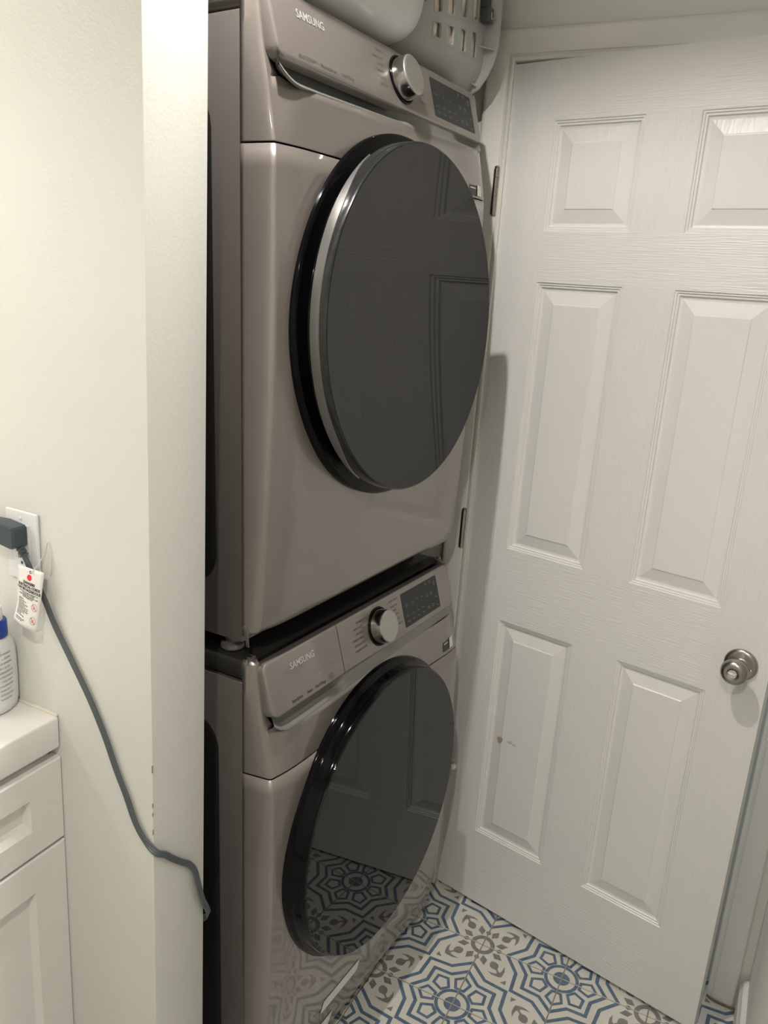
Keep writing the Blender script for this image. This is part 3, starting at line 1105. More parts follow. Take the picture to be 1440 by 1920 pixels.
        lb = obj('paper_strip', bm, M['label_white'], root)
        lb['label'] = 'long white paper strip stuck low on the front'
        bm = bmesh.new()
        grid(bm, [[(x, ff(x, z), z) for x in xs_] for z, xs_ in ((0.060, (0.150, 0.19, 0.228)), (0.0945, (0.155, 0.195, 0.240)))])
        lb2 = obj('paper_strip', bm, M['label_white'], root)
        lb2['label'] = 'shorter white paper strip near the bottom edge'
        bm = bmesh.new()
        loop = rrect(0.035, 0.190, 0.050, 0.146, 0.018, 6)
        w_ = 0.0012
        inner = rrect(0.035 + w_, 0.190 - w_, 0.050 + w_, 0.146 - w_, 0.018 - w_, 6)
        grid(bm, [[(x, ff(x, z) + 0.0008, z) for x, z in loop], [(x, ff(x, z) + 0.0008, z) for x, z in inner]], cv=True)
        obj('filter_cover_gap', bm, M['black_matte'], root)
    # ---- feet
    feet = ((0.026, 0.060) if dryer else (0.035, 0.075), (UW - 0.035, 0.075), (0.035, UD - 0.06), (UW - 0.035, UD - 0.06))
    for fx, fy_ in feet:
        if dryer:
            zlo = 0.0080 + 0.0036 * fy_
        else:
            zlo = 0.024 * fy_ + 0.0012
        b2 = bmesh.new()
        lathe(b2, [(0, zlo), (0.018, zlo), (0.020, zlo + 0.003), (0.019, zlo + 0.009), (0.012, zlo + 0.012), (0.012, 0.040), (0, 0.040)], (fx, fy_, 0), 'Z', 28)
        obj('foot', b2, M['foot'], root, auto=40)
    if dryer:
        # stacking bracket hook at the lower left corner
        b2 = bmesh.new()
        pts = [(-0.0012, 0.013, 0.066), (-0.0012, 0.009, 0.060), (-0.0005, 0.007, 0.046), (0.002, 0.008, 0.034), (0.010, 0.014, 0.026)]
        tube(b2, catmull(pts, 5), [(-0.0010, -0.0028), (0.0010, -0.0028), (0.0010, 0.0028), (-0.0010, 0.0028)], up=(0, 1, 0))
        obj('stacking_bracket', b2, M['foot'], root, auto=40)
    return root


def dial_material():
    m = mat('spun_dial_face', (0.46, 0.45, 0.42), 0.3, metal=0.8)
    nt = m.node_tree
    b = nt.nodes['Principled BSDF']
    tc = nt.nodes.new('ShaderNodeTexCoord')
    sp = nt.nodes.new('ShaderNodeSeparateXYZ')
    nt.links.new(tc.outputs['Object'], sp.inputs[0])
    at = nt.nodes.new('ShaderNodeMath')
    at.operation = 'ARCTAN2'
    nt.links.new(sp.outputs['X'], at.inputs[0])
    nt.links.new(sp.outputs['Z'], at.inputs[1])
    n = nt.nodes.new('ShaderNodeTexNoise')
    n.noise_dimensions = '1D'
    n.inputs['Scale'].default_value = 2.2
    n.inputs['Detail'].default_value = 5
    nt.links.new(at.outputs[0], n.inputs['W'])
    r = nt.nodes.new('ShaderNodeMapRange')
    r.inputs['To Min'].default_value = 0.15
    r.inputs['To Max'].default_value = 0.55
    nt.links.new(n.outputs['Fac'], r.inputs['Value'])
    nt.links.new(r.outputs['Result'], b.inputs['Roughness'])
    return m


M['dial_face'] = dial_material()
washer = make_unit('washer')
tag(washer, 'champagne front-load washing machine with black round door, standing on the tiled floor under the dryer', 'washing machine')
dryer = make_unit('dryer')
tag(dryer, 'champagne clothes dryer with larger smoked round door, stacked on top of the washing machine', 'dryer')

# ------------------------------------------------------------------ LAUNDRY BASKET lying on the dryer, white bin beside it
TOPD = UH + 0.0012          # dryer-local z of the lid


def super_loop(cy, cz, hy, hz, r, n=8):
    return rrect(cy - hy, cy + hy, cz - hz, cz + hz, r, n)


bask = empty('laundry_basket', mtx=FD @ Matrix.Translation((0.0, 0.0, TOPD)))
tag(bask, 'light grey slotted laundry basket lying on its side on top of the dryer', 'laundry basket')
BH = 0.40
# front wall as a grid with slots; cross-section in y/z is a rounded box, axis along x
X0, X1 = 0.462, 0.735
def wall_pt(x, s, inset=0.0):
    """s: arclength-like parameter; 0 front top -> front bottom -> curved corner -> underside back"""
    t = (x - X0) / (X1 - X0)
    y0 = 0.014 - 0.014 * t + inset + 0.040 * max(0.0, 1 - (x - X0) / 0.055) ** 2         # front face, tapers outwards to the mouth
    zb = 0.018 - 0.012 * t + inset
    r = 0.10 - inset
    if s < 1.0:
        return (x, y0, zb + r + (BH - r) * (1 - s))
    if s < 2.0:
        a = (s - 1.0) * math.pi / 2
        return (x, y0 + r - r * math.cos(a), zb + r - r * math.sin(a))
    return (x, y0 + r + (0.40 - r) * (s - 2.0), zb)


slots = []        # (x0,x1,z0,z1) on the front face, in world-ish local height
for (xa, xb), (za, ha), (zb_, hb_) in (((0.530, 0.560), (0.058, 0.026), (0.101, 0.034)), ((0.578, 0.608), (0.058, 0.030), (0.101, 0.034)),
                                 ((0.630, 0.657), (0.058, 0.034), (0.101, 0.038)), ((0.677, 0.702), (0.058, 0.036), (0.101, 0.040))):
    slots.append((xa, xb, 0.0625, 0.086))
    slots.append((xa, xb, 0.101, 0.138))
    slots.append((xa, xb, 0.153, 0.190))
    slots.append((xa, xb, 0.205, 0.242))
    slots.append((xa, xb, 0.257, 0.294))
bm = bmesh.new()
xs = sorted(set([X0 + (X1 - X0) * k / 10 for k in range(11)] + [s[0] for s in slots] + [s[1] for s in slots]))
zs_front = sorted(set([s[2] for s in slots] + [s[3] for s in slots] + [0.35, BH]))


def wp_z(x, z, inset=0.0):
    t = (x - X0) / (X1 - X0)
    y0 = 0.014 - 0.014 * t + inset + 0.040 * max(0.0, 1 - (x - X0) / 0.055) ** 2
    zb = 0.018 - 0.012 * t + inset
    r = 0.062
    if z >= zb + r:
        return (x, y0, z * (1 + 1.7 * (x - 0.53) * min(1, (z - zb - r) / 0.004 + 0.15)) if z < 0.30 else z)
    k = max(0.0, min(1.0, (zb + r - z) / r))
    return (x, y0 + r - r * math.sqrt(max(0, 1 - k * k)), z)


low = [0.0, 0.003, 0.010, 0.020, 0.034, 0.048]
for inset in (0.0, 0.003):
    V = {}
    zlist = low + zs_front
    for ix, x in enumerate(xs):
        t = (x - X0) / (X1 - X0)
        zb = 0.018 - 0.012 * t + inset
        for iz, z in enumerate(zlist):
            zz = z if z > 0.055 else zb + z * (0.062 - zb) / 0.062
            V[ix, iz] = bm.verts.new(wp_z(x, zz, inset))
        V[ix, -1] = bm.verts.new((x, 0.36, zb))
        V[ix, -2] = bm.verts.new((x, 0.40, zb + 0.06))
        V[ix, -3] = bm.verts.new((x, 0.40, BH))
    for ix in range(len(xs) - 1):
        for iz in range(len(zlist) - 1):
            xm, zm = (xs[ix] + xs[ix + 1]) / 2, (zlist[iz] + zlist[iz + 1]) / 2
            if any(a < xm < b and c < zm < d for a, b, c, d in slots):
                continue
            bm.faces.new((V[ix, iz], V[ix + 1, iz], V[ix + 1, iz + 1], V[ix, iz + 1]))
        bm.faces.new((V[ix, -1], V[ix + 1, -1], V[ix + 1, 0], V[ix, 0]))
        bm.faces.new((V[ix, -2], V[ix + 1, -2], V[ix + 1, -1], V[ix, -1]))
        bm.faces.new((V[ix, -3], V[ix + 1, -3], V[ix + 1, -2], V[ix, -2]))
        bm.faces.new((V[ix, len(zlist) - 1], V[ix + 1, len(zlist) - 1], V[ix + 1, -3], V[ix, -3]))
    if inset == 0.0:
        ring = [V[0, -3], V[0, -2], V[0, -1]] + [V[0, k] for k in range(len(zlist))]
        bm.faces.new(ring)
bk = obj('basket_wall', bm, M['basket'], bask, auto=50)
# slot rims: thin raised frames around each opening
bm = bmesh.new()
for a, b, c0, d in slots:
    o_ = rrect(a - 0.0025, b + 0.0025, c0 - 0.0025, d + 0.0025, 0.006, 3)
    i_ = rrect(a + 0.0012, b - 0.0012, c0 + 0.0012, d - 0.0012, 0.005, 3)
    rows = []
    for pts, dd in ((o_, 0.0002), (o_, -0.0006), (i_, -0.0006), (i_, 0.0040)):
        rows.append([(x, wp_z(x, z)[1] + dd, wp_z(x, z)[2]) for x, z in pts])
    grid(bm, rows, cv=True)
obj('slot_rim', bm, M['basket'], bask, auto=40)
# rim flange around the mouth: outer lip, ribs
rim_path = []
yf = 0.0
for z in (0.40, 0.30, 0.20, 0.14, 0.11):
    rim_path.append((0.0, z))
for k in range(1, 9):
    a = k / 8 * math.pi / 2
    rim_path.append((0.10 - 0.10 * math.cos(a), 0.106 - 0.10 * math.sin(a) + 0.002))
rim_path += [(0.2, 0.008), (0.36, 0.008)]
bm = bmesh.new()
rows = []
for i, (y, z) in enumerate(rim_path):
    a = rim_path[max(i - 1, 0)]
    b = rim_path[min(i + 1, len(rim_path) - 1)]
    d = Vector((b[0] - a[0], b[1] - a[1])).normalized()
    nrm = Vector((d.y, -d.x))
    if nrm.x > 0.001:
        nrm = -nrm
    k = 1.0 if i < 8 else max(0.0, 1.0 - (i - 8) / 4)
    w = 0.024 * k + 0.004
    w = min(w, 0.05)
    rows.append([(X1 - 0.004, y, z), (X1 - 0.002, y + nrm.x * w, max(z + nrm.y * w, 0.0035)), (X1 + 0.0, y + nrm.x * (w + 0.003), max(z + nrm.y * (w + 0.003), 0.002)), (X1 + 0.003, y + nrm.x * (w + 0.003), max(z + nrm.y * (w + 0.003), 0.002)), (X1 + 0.004, y, max(z, 0.004))])
grid(bm, rows)
obj('basket_rim', bm, M['basket'], bask, auto=50)
for i in (3, 5, 8):
    bm = bmesh.new()
    y, z = rim_path[i]
    a = rim_path[i - 1]
    b = rim_path[i + 1]
    d = Vector((b[0] - a[0], b[1] - a[1])).normalized()
    nrm = Vector((d.y, -d.x))
    if nrm.x > 0:
        nrm = -nrm
    e = Vector((d.x, d.y)) * 0.0012
    w = 0.024
    x_ = X1 - 0.002
    pts = [(x_ - 0.030, y, z), (x_, y, z), (x_, y + nrm.x * w, z + nrm.y * w), (x_ - 0.006, y + nrm.x * w, z + nrm.y * w)]
    f = [[(p[0], p[1] + s * e.x, p[2] + s * e.y) for p in pts] for s in (-1, 1)]
    vs = grid(bm, f, cv=True)
    bm.faces.new(vs[0])
    bm.faces.new(vs[1])
    obj('rim_rib', bm, M['basket'], bask)
# dark latch near the rim
bm = bmesh.new()
box(bm, (0.700, -0.022, 0.128), (0.722, -0.002, 0.155), 0.003, 2)
box(bm, (0.703, -0.016, 0.155), (0.719, 0.0, 0.36), 0.002, 1)
cl = obj('handle_latch', bm, M['clip'], bask, auto=40)
cl['label'] = 'dark grey latch beside the rim'
bm = bmesh.new()
pts = [(0.709, -0.0225, 0.146), (0.7085, -0.0225, 0.138), (0.712, -0.0225, 0.134), (0.716, -0.0225, 0.136)]
tube(bm, catmull(pts, 3), circ(0.0010, 6), up=(0, 1, 0))
obj('latch_mark', bm, M['clear'], cl)
# towels inside
tw = empty('towel', mtx=FD @ Matrix.Translation((0.0, 0.0, TOPD)))
tag(tw, 'crumpled beige towels inside the grey laundry basket, seen through the slots', 'towel')
for q, (xa, xb, ph, hz0) in enumerate(((0.515, 0.57, 0.3, 0.012), (0.565, 0.645, 1.9, 0.013), (0.64, 0.722, 3.1, 0.012))):
    bm = bmesh.new()
    rows = []
    for i in range(25):
        x = xa + (xb - xa) * i / 24
        row = []
        for j in range(37):
            z = hz0 + 0.02 + 0.36 * j / 36
            e = min(1, (x - xa) / 0.012, (xb - x) / 0.012)
            y = 0.050 + 0.0 + 0.005 * math.sin(150 * x + 60 * z + ph) + 0.005 * math.sin(85 * z - 120 * x + ph * 2) + 0.014 * (1 - e)
            wy = wp_z(x, z, 0.0)[1]
            row.append((x, max(y - 0.047, 0.0) * 0.6 + wy + 0.0090, z))
        rows.append(row)
    vs = grid(bm, rows)
    sk = obj('towel_fold', bm, M['cloth'], tw, smooth=True)
    mod = sk.modifiers.new('thickness', 'SOLIDIFY')
    mod.thickness = 0.006
    mod.offset = 0.0

# white rounded bin
bm = bmesh.new()
rows = []
bcx, bcy, bcz = 0.212, 0.150, 0.180
hx_, hy_, hz_ = 0.245, 0.195, 0.178


def sgnpow(v, p):
    return math.copysign(abs(v) ** p, v)


nu, nv = 64, 32
for i in range(nv + 1):
    ph = -math.pi / 2 + math.pi * i / nv
    row = []
    for j in range(nu):
        th = 2 * math.pi * j / nu
        cx_ = sgnpow(math.cos(ph), 0.38) * sgnpow(math.cos(th), 0.36)
        cy_ = sgnpow(math.cos(ph), 0.38) * sgnpow(math.sin(th), 0.30)
        cz_ = sgnpow(math.sin(ph), 0.38)
        row.append((bcx + hx_ * cx_, bcy + hy_ * cy_, bcz + hz_ * cz_))
    rows.append(row)
grid(bm, rows, cv=True)
bmesh.ops.remove_doubles(bm, verts=bm.verts, dist=1e-5)
bin_ = empty('storage_bin', mtx=FD @ Matrix.Translation((0.0, 0.0, TOPD)))
tag(bin_, 'white rounded plastic storage bin on the dryer, left of the grey laundry basket', 'storage bin')
obj('bin_body', bm, M['bin'], bin_, smooth=True)
bm = bmesh.new()
pts = [(bcx + 0.205, bcy - hy_ * 0.985, 0.115), (bcx + 0.222, bcy - hy_ * 0.96, 0.095), (bcx + 0.234, bcy - hy_ * 0.85, 0.090)]
tube(bm, catmull(pts, 5), circ(0.0012, 6))
obj('bin_seam', bm, M['basket'], bin_, smooth=True)

# ------------------------------------------------------------------ VANITY
XV = -0.2125
van = empty('vanity_cabinet', (XV, 0.22, 0.0))
tag(van, 'white shaker vanity cabinet against the partition wall, at the left edge', 'cabinet')
bm = bmesh.new()
box(bm, (-0.62, 0.021, 0.09), (-0.004, 0.66, 0.8755), 0.001, 1)
box(bm, (-0.60, 0.06, 0.001), (-0.02, 0.64, 0.09))
obj('cabinet_body', bm, M['vanity'], van)


def shaker(x0, x1, z0, z1, ins=0.058, dep=0.014, slope=0.014, vf=0.74):
    b = bmesh.new()
    loops = [[(x, 0.020, z) for x, z in ((x0, z0), (x1, z0), (x1, z1), (x0, z1))],
             [(x, 0.002, z) for x, z in ((x0, z0), (x1, z0), (x1, z1), (x0, z1))],
             [(x, 0.0, z) for x, z in ((x0 + 0.002, z0 + 0.002), (x1 - 0.002, z0 + 0.002), (x1 - 0.002, z1 - 0.002), (x0 + 0.002, z1 - 0.002))],
             [(x, 0.0, z) for x, z in ((x0 + ins, z0 + ins * vf), (x1 - ins, z0 + ins * vf), (x1 - ins, z1 - ins * vf), (x0 + ins, z1 - ins * vf))],
             [(x, dep, z) for x, z in ((x0 + ins + 0.004, z0 + ins * vf + slope), (x1 - ins - 0.004, z0 + ins * vf + slope), (x1 - ins - 0.004, z1 - ins * vf - 0.002), (x0 + ins + 0.004, z1 - ins * vf - 0.002))]]
    vs = grid(b, loops, cv=True)
    b.faces.new(vs[-1])
    b.faces.new(vs[0][::-1])
    return b


dr1 = obj('drawer', shaker(-0.300, 0.0018, 0.7205, 0.8635, 0.060), M['vanity'], van)
obj('drawer', shaker(-0.606, -0.304, 0.7205, 0.8635, 0.060), M['vanity'], van)
dv1 = obj('cabinet_door', shaker(-0.300, 0.0018, 0.10, 0.7155, 0.060, slope=0.004, vf=1.0), M['vanity'], van)
obj('cabinet_door', shaker(-0.606, -0.304, 0.10, 0.7155, 0.060, slope=0.004, vf=1.0), M['vanity'], van)
bm = bmesh.new()
lathe(bm, [(0, 0.0), (0.006, 0.0), (0.005, -0.010), (0.011, -0.016), (0.0135, -0.021), (0.011, -0.026), (0, -0.0275)], (-0.150, 0.004, 0.790), 'Y', 24)
kk = obj('drawer_knob', bm, M['black_gloss'], dr1, smooth=True)

top = empty('vanity_sink_top', (XV, 0.22, 0.0))
tag(top, 'glossy white sink top with thick front edge on the vanity cabinet', 'countertop')
bm = bmesh.new()
box(bm, (-0.63, 0.0, 0.8795), (0.0012, 0.68, 0.932), 0.004, 3)
obj('sink_slab', bm, M['ceramic'], top, auto=40)
bm = bmesh.new()
tube(bm, [(0.0010, 0.003 + 0.0 * k, 0.9325) if k == 0 else (0.0008 + 0.0006 * math.sin(k * 1.7), 0.003 + 0.066 * k, 0.9325) for k in range(11)], circ(0.0030, 8))
obj('caulk_bead', bm, M['caulk'], top, smooth=True)

# ------------------------------------------------------------------ LOTION BOTTLE
bx_, by_, bz_ = -0.2440, 0.3130, 0.9332
bot = empty('lotion_bottle', (bx_, by_, bz_), math.radians(18))
tag(bot, 'white lotion bottle with blue collar and white cap on the vanity top', 'bottle')
prof = [(0.0, 0.0), (0.78, 0.0), (0.92, 0.004), (0.97, 0.014), (1.0, 0.045), (0.99, 0.075), (0.94, 0.095), (0.84, 0.108), (0.66, 0.117), (0.55, 0.1195), (0.0, 0.1195)]
bm = bmesh.new()
rows = []
for r, z in prof:
    row = []
    for q in range(36):
        a = 2 * math.pi * q / 36
        rx = 0.036 * r
        ry = 0.026 * (r if z < 0.09 else min(1.0, r + 0.05))
        row.append((rx * sgnpow(math.cos(a), 0.9), ry * sgnpow(math.sin(a), 0.9), z))
    rows.append(row)
grid(bm, rows, cv=True)
bmesh.ops.remove_doubles(bm, verts=bm.verts, dist=1e-6)
obj('bottle_body', bm, M['bottle'], bot, auto=50)
bm = bmesh.new()
lathe(bm, [(0, 0.1198), (0.0205, 0.1198), (0.0208, 0.1215), (0.0200, 0.1440), (0.019, 0.1452), (0, 0.1452)], (0, 0, 0), 'Z', 32)
obj('blue_collar', bm, M['blue_cap'], bot, auto=40)
bm = bmesh.new()
lathe(bm, [(0, 0.1455), (0.0150, 0.1455), (0.0146, 0.1630), (0.0135, 0.1648), (0, 0.1655)], (0, 0, 0), 'Z', 32)
obj('flip_cap', bm, M['cap'], bot, auto=40)
bm = bmesh.new()
random.seed(3)
for k in range(11):
    z = 0.098 - 0.0072 * k
    s = ''.join(random.choice('aeionrstlcm ') for _ in range(13))
    aa = math.radians(-92)
    text_bm(bm, s, (-0.022, -0.0268, z), 0.0056, (1, 0, 0), (0, 0, 1), 'LEFT', sx=0.75, off=0.0001)
lb = obj('back_label_print', bm, M['ink_grey'], bot, normals=False)
for v in lb.data.vertices:
    x = v.co.x
    rr = 1.0 if v.co.z < 0.075 else 1.0 - (v.co.z - 0.075) * 1.6
    v.co.y = -0.0262 * rr * (max(0.05, 1 - abs(x / (0.0362 * rr)) ** 2.1)) ** 0.5 - 0.0004

# ------------------------------------------------------------------ OUTLET, PLUG AND CORD
XO = -0.210
out = empty('wall_outlet', (XO, 0.2735, 1.1930))
tag(out, 'white two-socket wall outlet on the partition wall above the sink top', 'outlet')
bm = bmesh.new()
box(bm, (-0.0055, -0.0328, -0.0530), (-0.0003, 0.0328, 0.0530), 0.0028, 3)
obj('cover_plate', bm, M['plate'], out, auto=40)
bm = bmesh.new()
box(bm, (-0.0078, -0.0170, -0.034), (-0.005, 0.0170, 0.034), 0.0012, 2)
rc = obj('receptacle', bm, M['plate'], out, auto=40)
bm = bmesh.new()
for zc_ in (-0.018, 0.018):
    box(bm, (-0.0080, 0.0050, zc_ + 0.000), (-0.0077, 0.0066, zc_ + 0.008))
    box(bm, (-0.0080, -0.0072, zc_ + 0.000), (-0.0077, -0.0056, zc_ + 0.0075))
    lathe(bm, [(0, -0.0081), (0.0024, -0.0081), (0.0024, -0.0077)], (0, -0.0005, zc_ - 0.0065), 'X', 12)
obj('socket_slot', bm, M['slot'], rc)
bm = bmesh.new()
lathe(bm, [(0, -0.0072), (0.0022, -0.0066), (0.0030, -0.0055), (0.0030, -0.0045)], (0, 0, 0.0415), 'X', 16)
obj('plate_screw', bm, M['plate'], out, smooth=True)

cord = empty('extension_cord', (XO, 0.25, 1.20))
tag(cord, 'grey three-strand extension cord running down the wall from the outlet', 'cord')
CO = Vector((XO, 0.25, 1.20))


def rel(p):
    return tuple(Vector(p) - CO)


# plug head: flat right-angle block
bm = bmesh.new()
loopA = [(0.2580, 1.2255), (0.2605, 1.2285), (0.2900, 1.2320), (0.3250, 1.2300), (0.3260, 1.2010), (0.2900, 1.1995), (0.2640, 1.1960), (0.2580, 1.1995)]
loops = []
for x, ins in ((-0.0082, 0.0015), (-0.0095, 0.0), (-0.0300, 0.0), (-0.0325, 0.0022)):
    cyy, czz = 0.30, 1.212
    loops.append([rel((XO + x, cyy + (y - cyy) * (1 - ins * 35), czz + (z - czz) * (1 - ins * 35))) for y, z in loopA])
vs = grid(bm, loops, cv=True)
bm.faces.new(vs[0])
bm.faces.new(vs[-1][::-1])
plug = obj('plug', bm, M['plug'], cord, auto=25)
# strain relief
bm = bmesh.new()
p0 = Vector((XO - 0.0180, 0.2680, 1.2030))
p1 = Vector((XO - 0.0155, 0.2575, 1.1840))
dd = (p1 - p0)
prev = []
for k in range(0, 13):
    t = k / 12
    prev.append(p0 + dd * t)
rad = []
rows = []
tdir = dd.normalized()
sx_ = tdir.cross(Vector((1, 0, 0))).normalized()
sy_ = sx_.cross(tdir).normalized()
for k, p in enumerate(prev):
    r = 0.0072 if k % 3 != 1 else 0.0056
    rows.append([rel(p + sx_ * (r * math.cos(a)) + sy_ * (r * 0.8 * math.sin(a))) for a in [2 * math.pi * q / 16 for q in range(16)]])
vs = grid(bm, rows, cv=True)
bm.faces.new(vs[0])
bm.faces.new(vs[-1][::-1])
obj('strain_relief', bm, M['plug'], cord, auto=50)
# cord
PW = [(XO - 0.0155, 0.2580, 1.1850), (XO - 0.0125, 0.2490, 1.1620), (XO - 0.008, 0.2340, 1.1280), (XO - 0.0060, 0.2150, 1.0860), (XO - 0.0055, 0.1880, 1.0430), (XO - 0.0055, 0.1520, 0.9880), (XO - 0.0055, 0.1240, 0.9360),
      (XO - 0.0055, 0.1020, 0.8850), (XO - 0.0055, 0.0840, 0.8480), (XO - 0.0058, 0.0660, 0.8080), (XO - 0.0050, 0.0480, 0.7840), (XO - 0.0010, 0.0310, 0.7690), (-0.1960, 0.0285, 0.7560),
      (-0.1760, 0.0300, 0.7340), (-0.1560, 0.0305, 0.7140), (-0.1400, 0.0300, 0.6990), (-0.1260, 0.0300, 0.6760), (-0.1170, 0.0295, 0.6420), (-0.1080, 0.0290, 0.6080), (-0.0960, 0.0300, 0.5820), (-0.0880, 0.0340, 0.5620), (-0.0870, 0.0480, 0.5450), (-0.0865, 0.075, 0.5250), (-0.0860, 0.12, 0.47)]
n0 = Vector((-1, 0, 0))
n1 = Vector((0, -1, 0))
ups = []
path = catmull(PW, 6)
for p in path:
    if p.y > 0.05 and p.x < -0.15:
        ups.append(tuple(n0))
    elif p.x < -0.19:
        t = min(1, max(0, (0.05 - p.y) / 0.02))
        ups.append(tuple((n0 * (1 - t) + n1 * t).normalized()))
    elif p.x > -0.0885:
        t = min(1, max(0, (p.y - 0.030) / 0.02))
        ups.append(tuple((n1 * (1 - t) + Vector((1, 0, 0)) * t).normalized()))
    else:
        ups.append(tuple(n1))
lob = []
r = 0.0020
sp = 0.0032
for q in range(48):
    a = 2 * math.pi * q / 48
    # union outline of three circles
    best = 0
    for cxx in (-sp, 0, sp):
        ca, sa = math.cos(a), math.sin(a)
        bq = cxx * ca
        disc = bq * bq - (cxx * cxx - r * r)
        if disc >= 0:
            best = max(best, bq + math.sqrt(disc))
    lob.append((best * math.cos(a), best * math.sin(a)))
bm = bmesh.new()
tube(bm, [rel(p) for p in path], lob, up=ups)
obj('cable', bm, M['cord'], cord, auto=30)

# ------------------------------------------------------------------ WARNING TAG
# quad corners on the wall side, hanging from a nylon loop on the cord
tagE = empty('warning_tag', (-0.232, 0.2400, 1.172))
tag(tagE, 'white paper warning tag with a red dot hanging on the grey cord', 'tag')
TL, TR = Vector((-0.230, 0.2662, 1.1715)), Vector((-0.226, 0.2183, 1.1673))
BL, BR = Vector((-0.241, 0.2610, 1.0945)), Vector((-0.236, 0.2272, 1.0760))
TO = Vector((-0.232, 0.2400, 1.172))


def tp(u, v, d=0.0):
    """u 0..1 left to right, v 0..1 top to bottom"""
    p = (TL * (1 - u) + TR * u) * (1 - v) + (BL * (1 - u) + BR * u) * v
    bow = 0.006 * math.sin(math.pi * u) * (0.3 + 0.7 * v) + (0.010 * max(0, v - 0.7) / 0.3) * (1 - u)
    return p + Vector((-bow * 0.6 - d, 0, 0)) - TO


bm = bmesh.new()
grid(bm, [[tp(u / 8, v / 14) for u in range(9)] for v in range(15)])
tg = obj('tag_sheet', bm, M['paper'], tagE, smooth=True)
mod = tg.modifiers.new('thickness', 'SOLIDIFY')
mod.thickness = 0.0004
mod.offset = 0
W_, H_ = 0.056, 0.095


def tag_text(s, u, v, size, al='CENTER', m_='print_dark', off=0.0, sx=1.0):
    b = bmesh.new()
    text_bm(b, s, (0, 0, 0), size, (1, 0, 0), (0, 1, 0), al, off=off, sx=sx)
    for vv in b.verts:
        uu = u + vv.co.x / W_
        vvv = v - vv.co.y / H_
        vv.co = tp(uu, vvv, 0.0006)
    return b


def merge(bms):
    b = bmesh.new()
    for x in bms:
        me = bpy.data.meshes.new('t')
        x.to_mesh(me)
        x.free()
        b.from_mesh(me)
        bpy.data.meshes.remove(me)
    return b


L_ = [tag_text('DANGER!', 0.50, 0.265, 0.0060, off=0.0003), tag_text('ELECTRICAL CORDS', 0.50, 0.325, 0.0058, off=0.0003, sx=0.93), tag_text('CAN BE HAZARDOUS', 0.50, 0.385, 0.0058, off=0.0003, sx=0.93)]
y = 0.435
lines = ['THIS CORD SET MAY OVERHEAT OR', 'CAUSE SHOCK OR FIRE', 'WHEN MISUSED OR DAMAGED AND', 'MUST BE REPLACED', None, 'WARNING', 'Do not remove or', 'cover this tag', 'Keep away from water', 'and heat sources', 'Unplug when not in use', 'Inspect before each use', 'Do not run under carpet', 'Use indoors only', 'Plug in fully', 'Do not alter plug', None, 'Keep children away', 'from cord ends']
for s in lines:
    if s:
        L_.append(tag_text(s, 0.10 if y > 0.56 else 0.5, y, 0.0030, 'LEFT' if y > 0.56 else 'CENTER', off=0.00008, sx=0.9))
    y += 0.0275
obj('tag_lettering', merge(L_), M['print_dark'], tagE, normals=False)
b = bmesh.new()
c0 = (0.5, 0.160)
poly(b, [tp(c0[0] + 0.0050 / W_ * math.cos(a), c0[1] - 0.0050 / H_ * math.sin(a), 0.0006) for a in [2 * math.pi * q / 24 for q in range(24)]])
rd = obj('red_dot', b, M['red'], tagE, normals=False)
b = bmesh.new()
for (u0, v0) in ((0.80, 0.62), (0.80, 0.84)):
    for q in range(24):
        a, a2 = 2 * math.pi * q / 24, 2 * math.pi * (q + 1) / 24
        poly(b, [tp(u0 + rr / W_ * math.cos(t), v0 - rr / H_ * math.sin(t), 0.0006) for rr, t in ((0.0062, a), (0.0062, a2), (0.0054, a2), (0.0054, a))])
    poly(b, [tp(u0 + x / W_, v0 - z / H_, 0.0007) for x, z in ((-0.0046, 0.0036), (-0.0036, 0.0046), (0.0046, -0.0036), (0.0036, -0.0046))])
    poly(b, [tp(u0 + x / W_, v0 - z / H_, 0.0007) for x, z in ((-0.003, -0.002), (0.001, -0.003), (0.002, 0.002), (-0.001, 0.001))])
obj('prohibition_mark', b, M['pink'], tagE, normals=False)
b = bmesh.new()
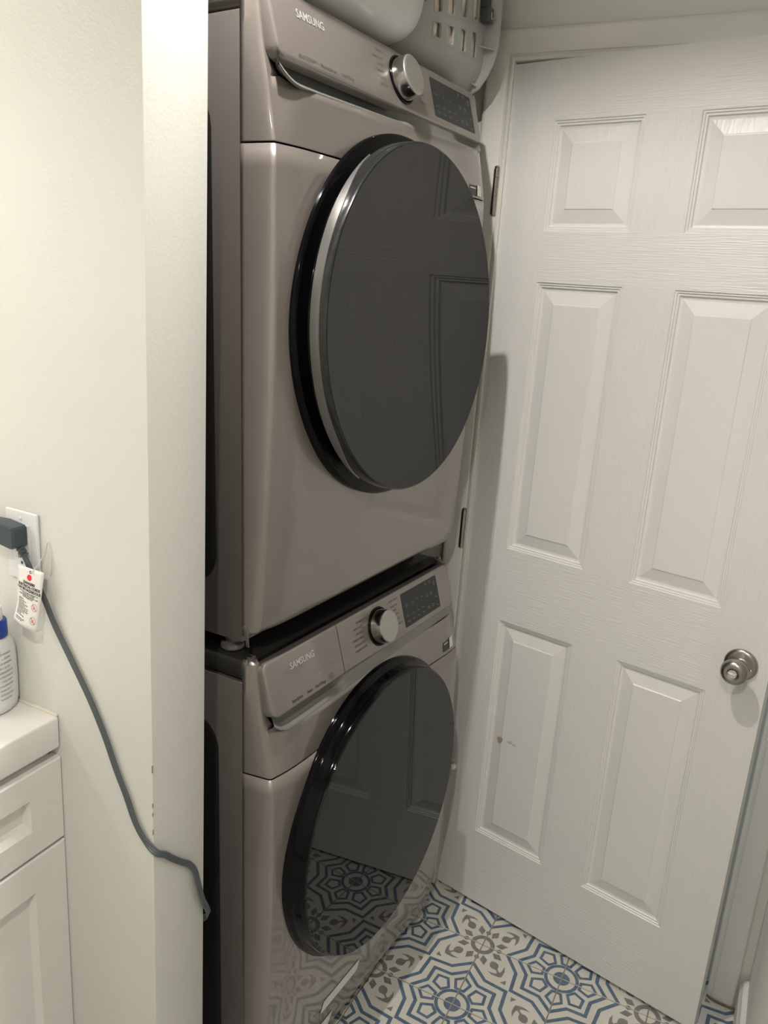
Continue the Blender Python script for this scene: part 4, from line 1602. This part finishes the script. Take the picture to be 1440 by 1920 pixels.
poly(b, [tp(0.52 + 0.0024 / W_ * math.cos(a), 0.060 - 0.0024 / H_ * math.sin(a), 0.0006) for a in [2 * math.pi * q / 16 for q in range(16)]])
obj('punched_hole', b, M['print_dark'], tagE, normals=False)
b = bmesh.new()
lp = [tp(0.52, 0.060, 0.001), tp(0.62, 0.03, 0.002), Vector((-0.220, 0.2340, 1.178)) - TO, Vector((-0.214, 0.2300, 1.192)) - TO, Vector((-0.2125, 0.2245, 1.208)) - TO, Vector((-0.2125, 0.2205, 1.195)) - TO, Vector((-0.2125, 0.2185, 1.178)) - TO, Vector((-0.2125, 0.2220, 1.158)) - TO]
tube(b, catmull(lp, 5), circ(0.0007, 6))
obj('nylon_loop', b, M['tie'], tagE, smooth=True)

# ------------------------------------------------------------------ fittings that carry the lights (outside the frame)
for nm, (x, y) in (('main', (-0.13, -0.10)), ('vanity', (-0.95, 0.55)), ('rear', (-1.2, -1.7)), ('room', (-1.30, -0.62))):
    b = bmesh.new()
    lathe(b, [(0.070, HC - 0.0005), (0.070, HC - 0.037), (0.073, HC - 0.039), (0.092, HC - 0.030), (0.095, HC - 0.0005)], (x, y, 0), 'Z', 40)
    o = obj('ceiling_downlight', b, M['lamp_trim'], auto=40)
    lab = {'main': 'round white recessed ceiling light above the washing machine front', 'vanity': 'round white recessed ceiling light above the vanity', 'room': 'round white recessed ceiling light in the middle of the room', 'rear': 'round white recessed ceiling light at the rear of the room'}[nm]
    tag(o, lab, 'ceiling light', 'ceiling downlights')
vl = empty('vanity_light', (-0.85, YB - 0.012, 1.90))
tag(vl, 'three-bulb wall light bar above the vanity', 'wall light')
b = bmesh.new()
box(b, (-0.30, -0.010, -0.04), (0.30, 0.011, 0.04), 0.004, 2)
obj('back_plate', b, M['nickel'], vl, auto=40)
for x in (-0.2, 0.0, 0.2):
    b = bmesh.new()
    lathe(b, [(0, -0.055), (0.016, -0.055), (0.018, -0.010), (0, -0.010)], (x, 0, 0), 'Y', 20)
    obj('bulb_holder', b, M['nickel'], vl, auto=40)
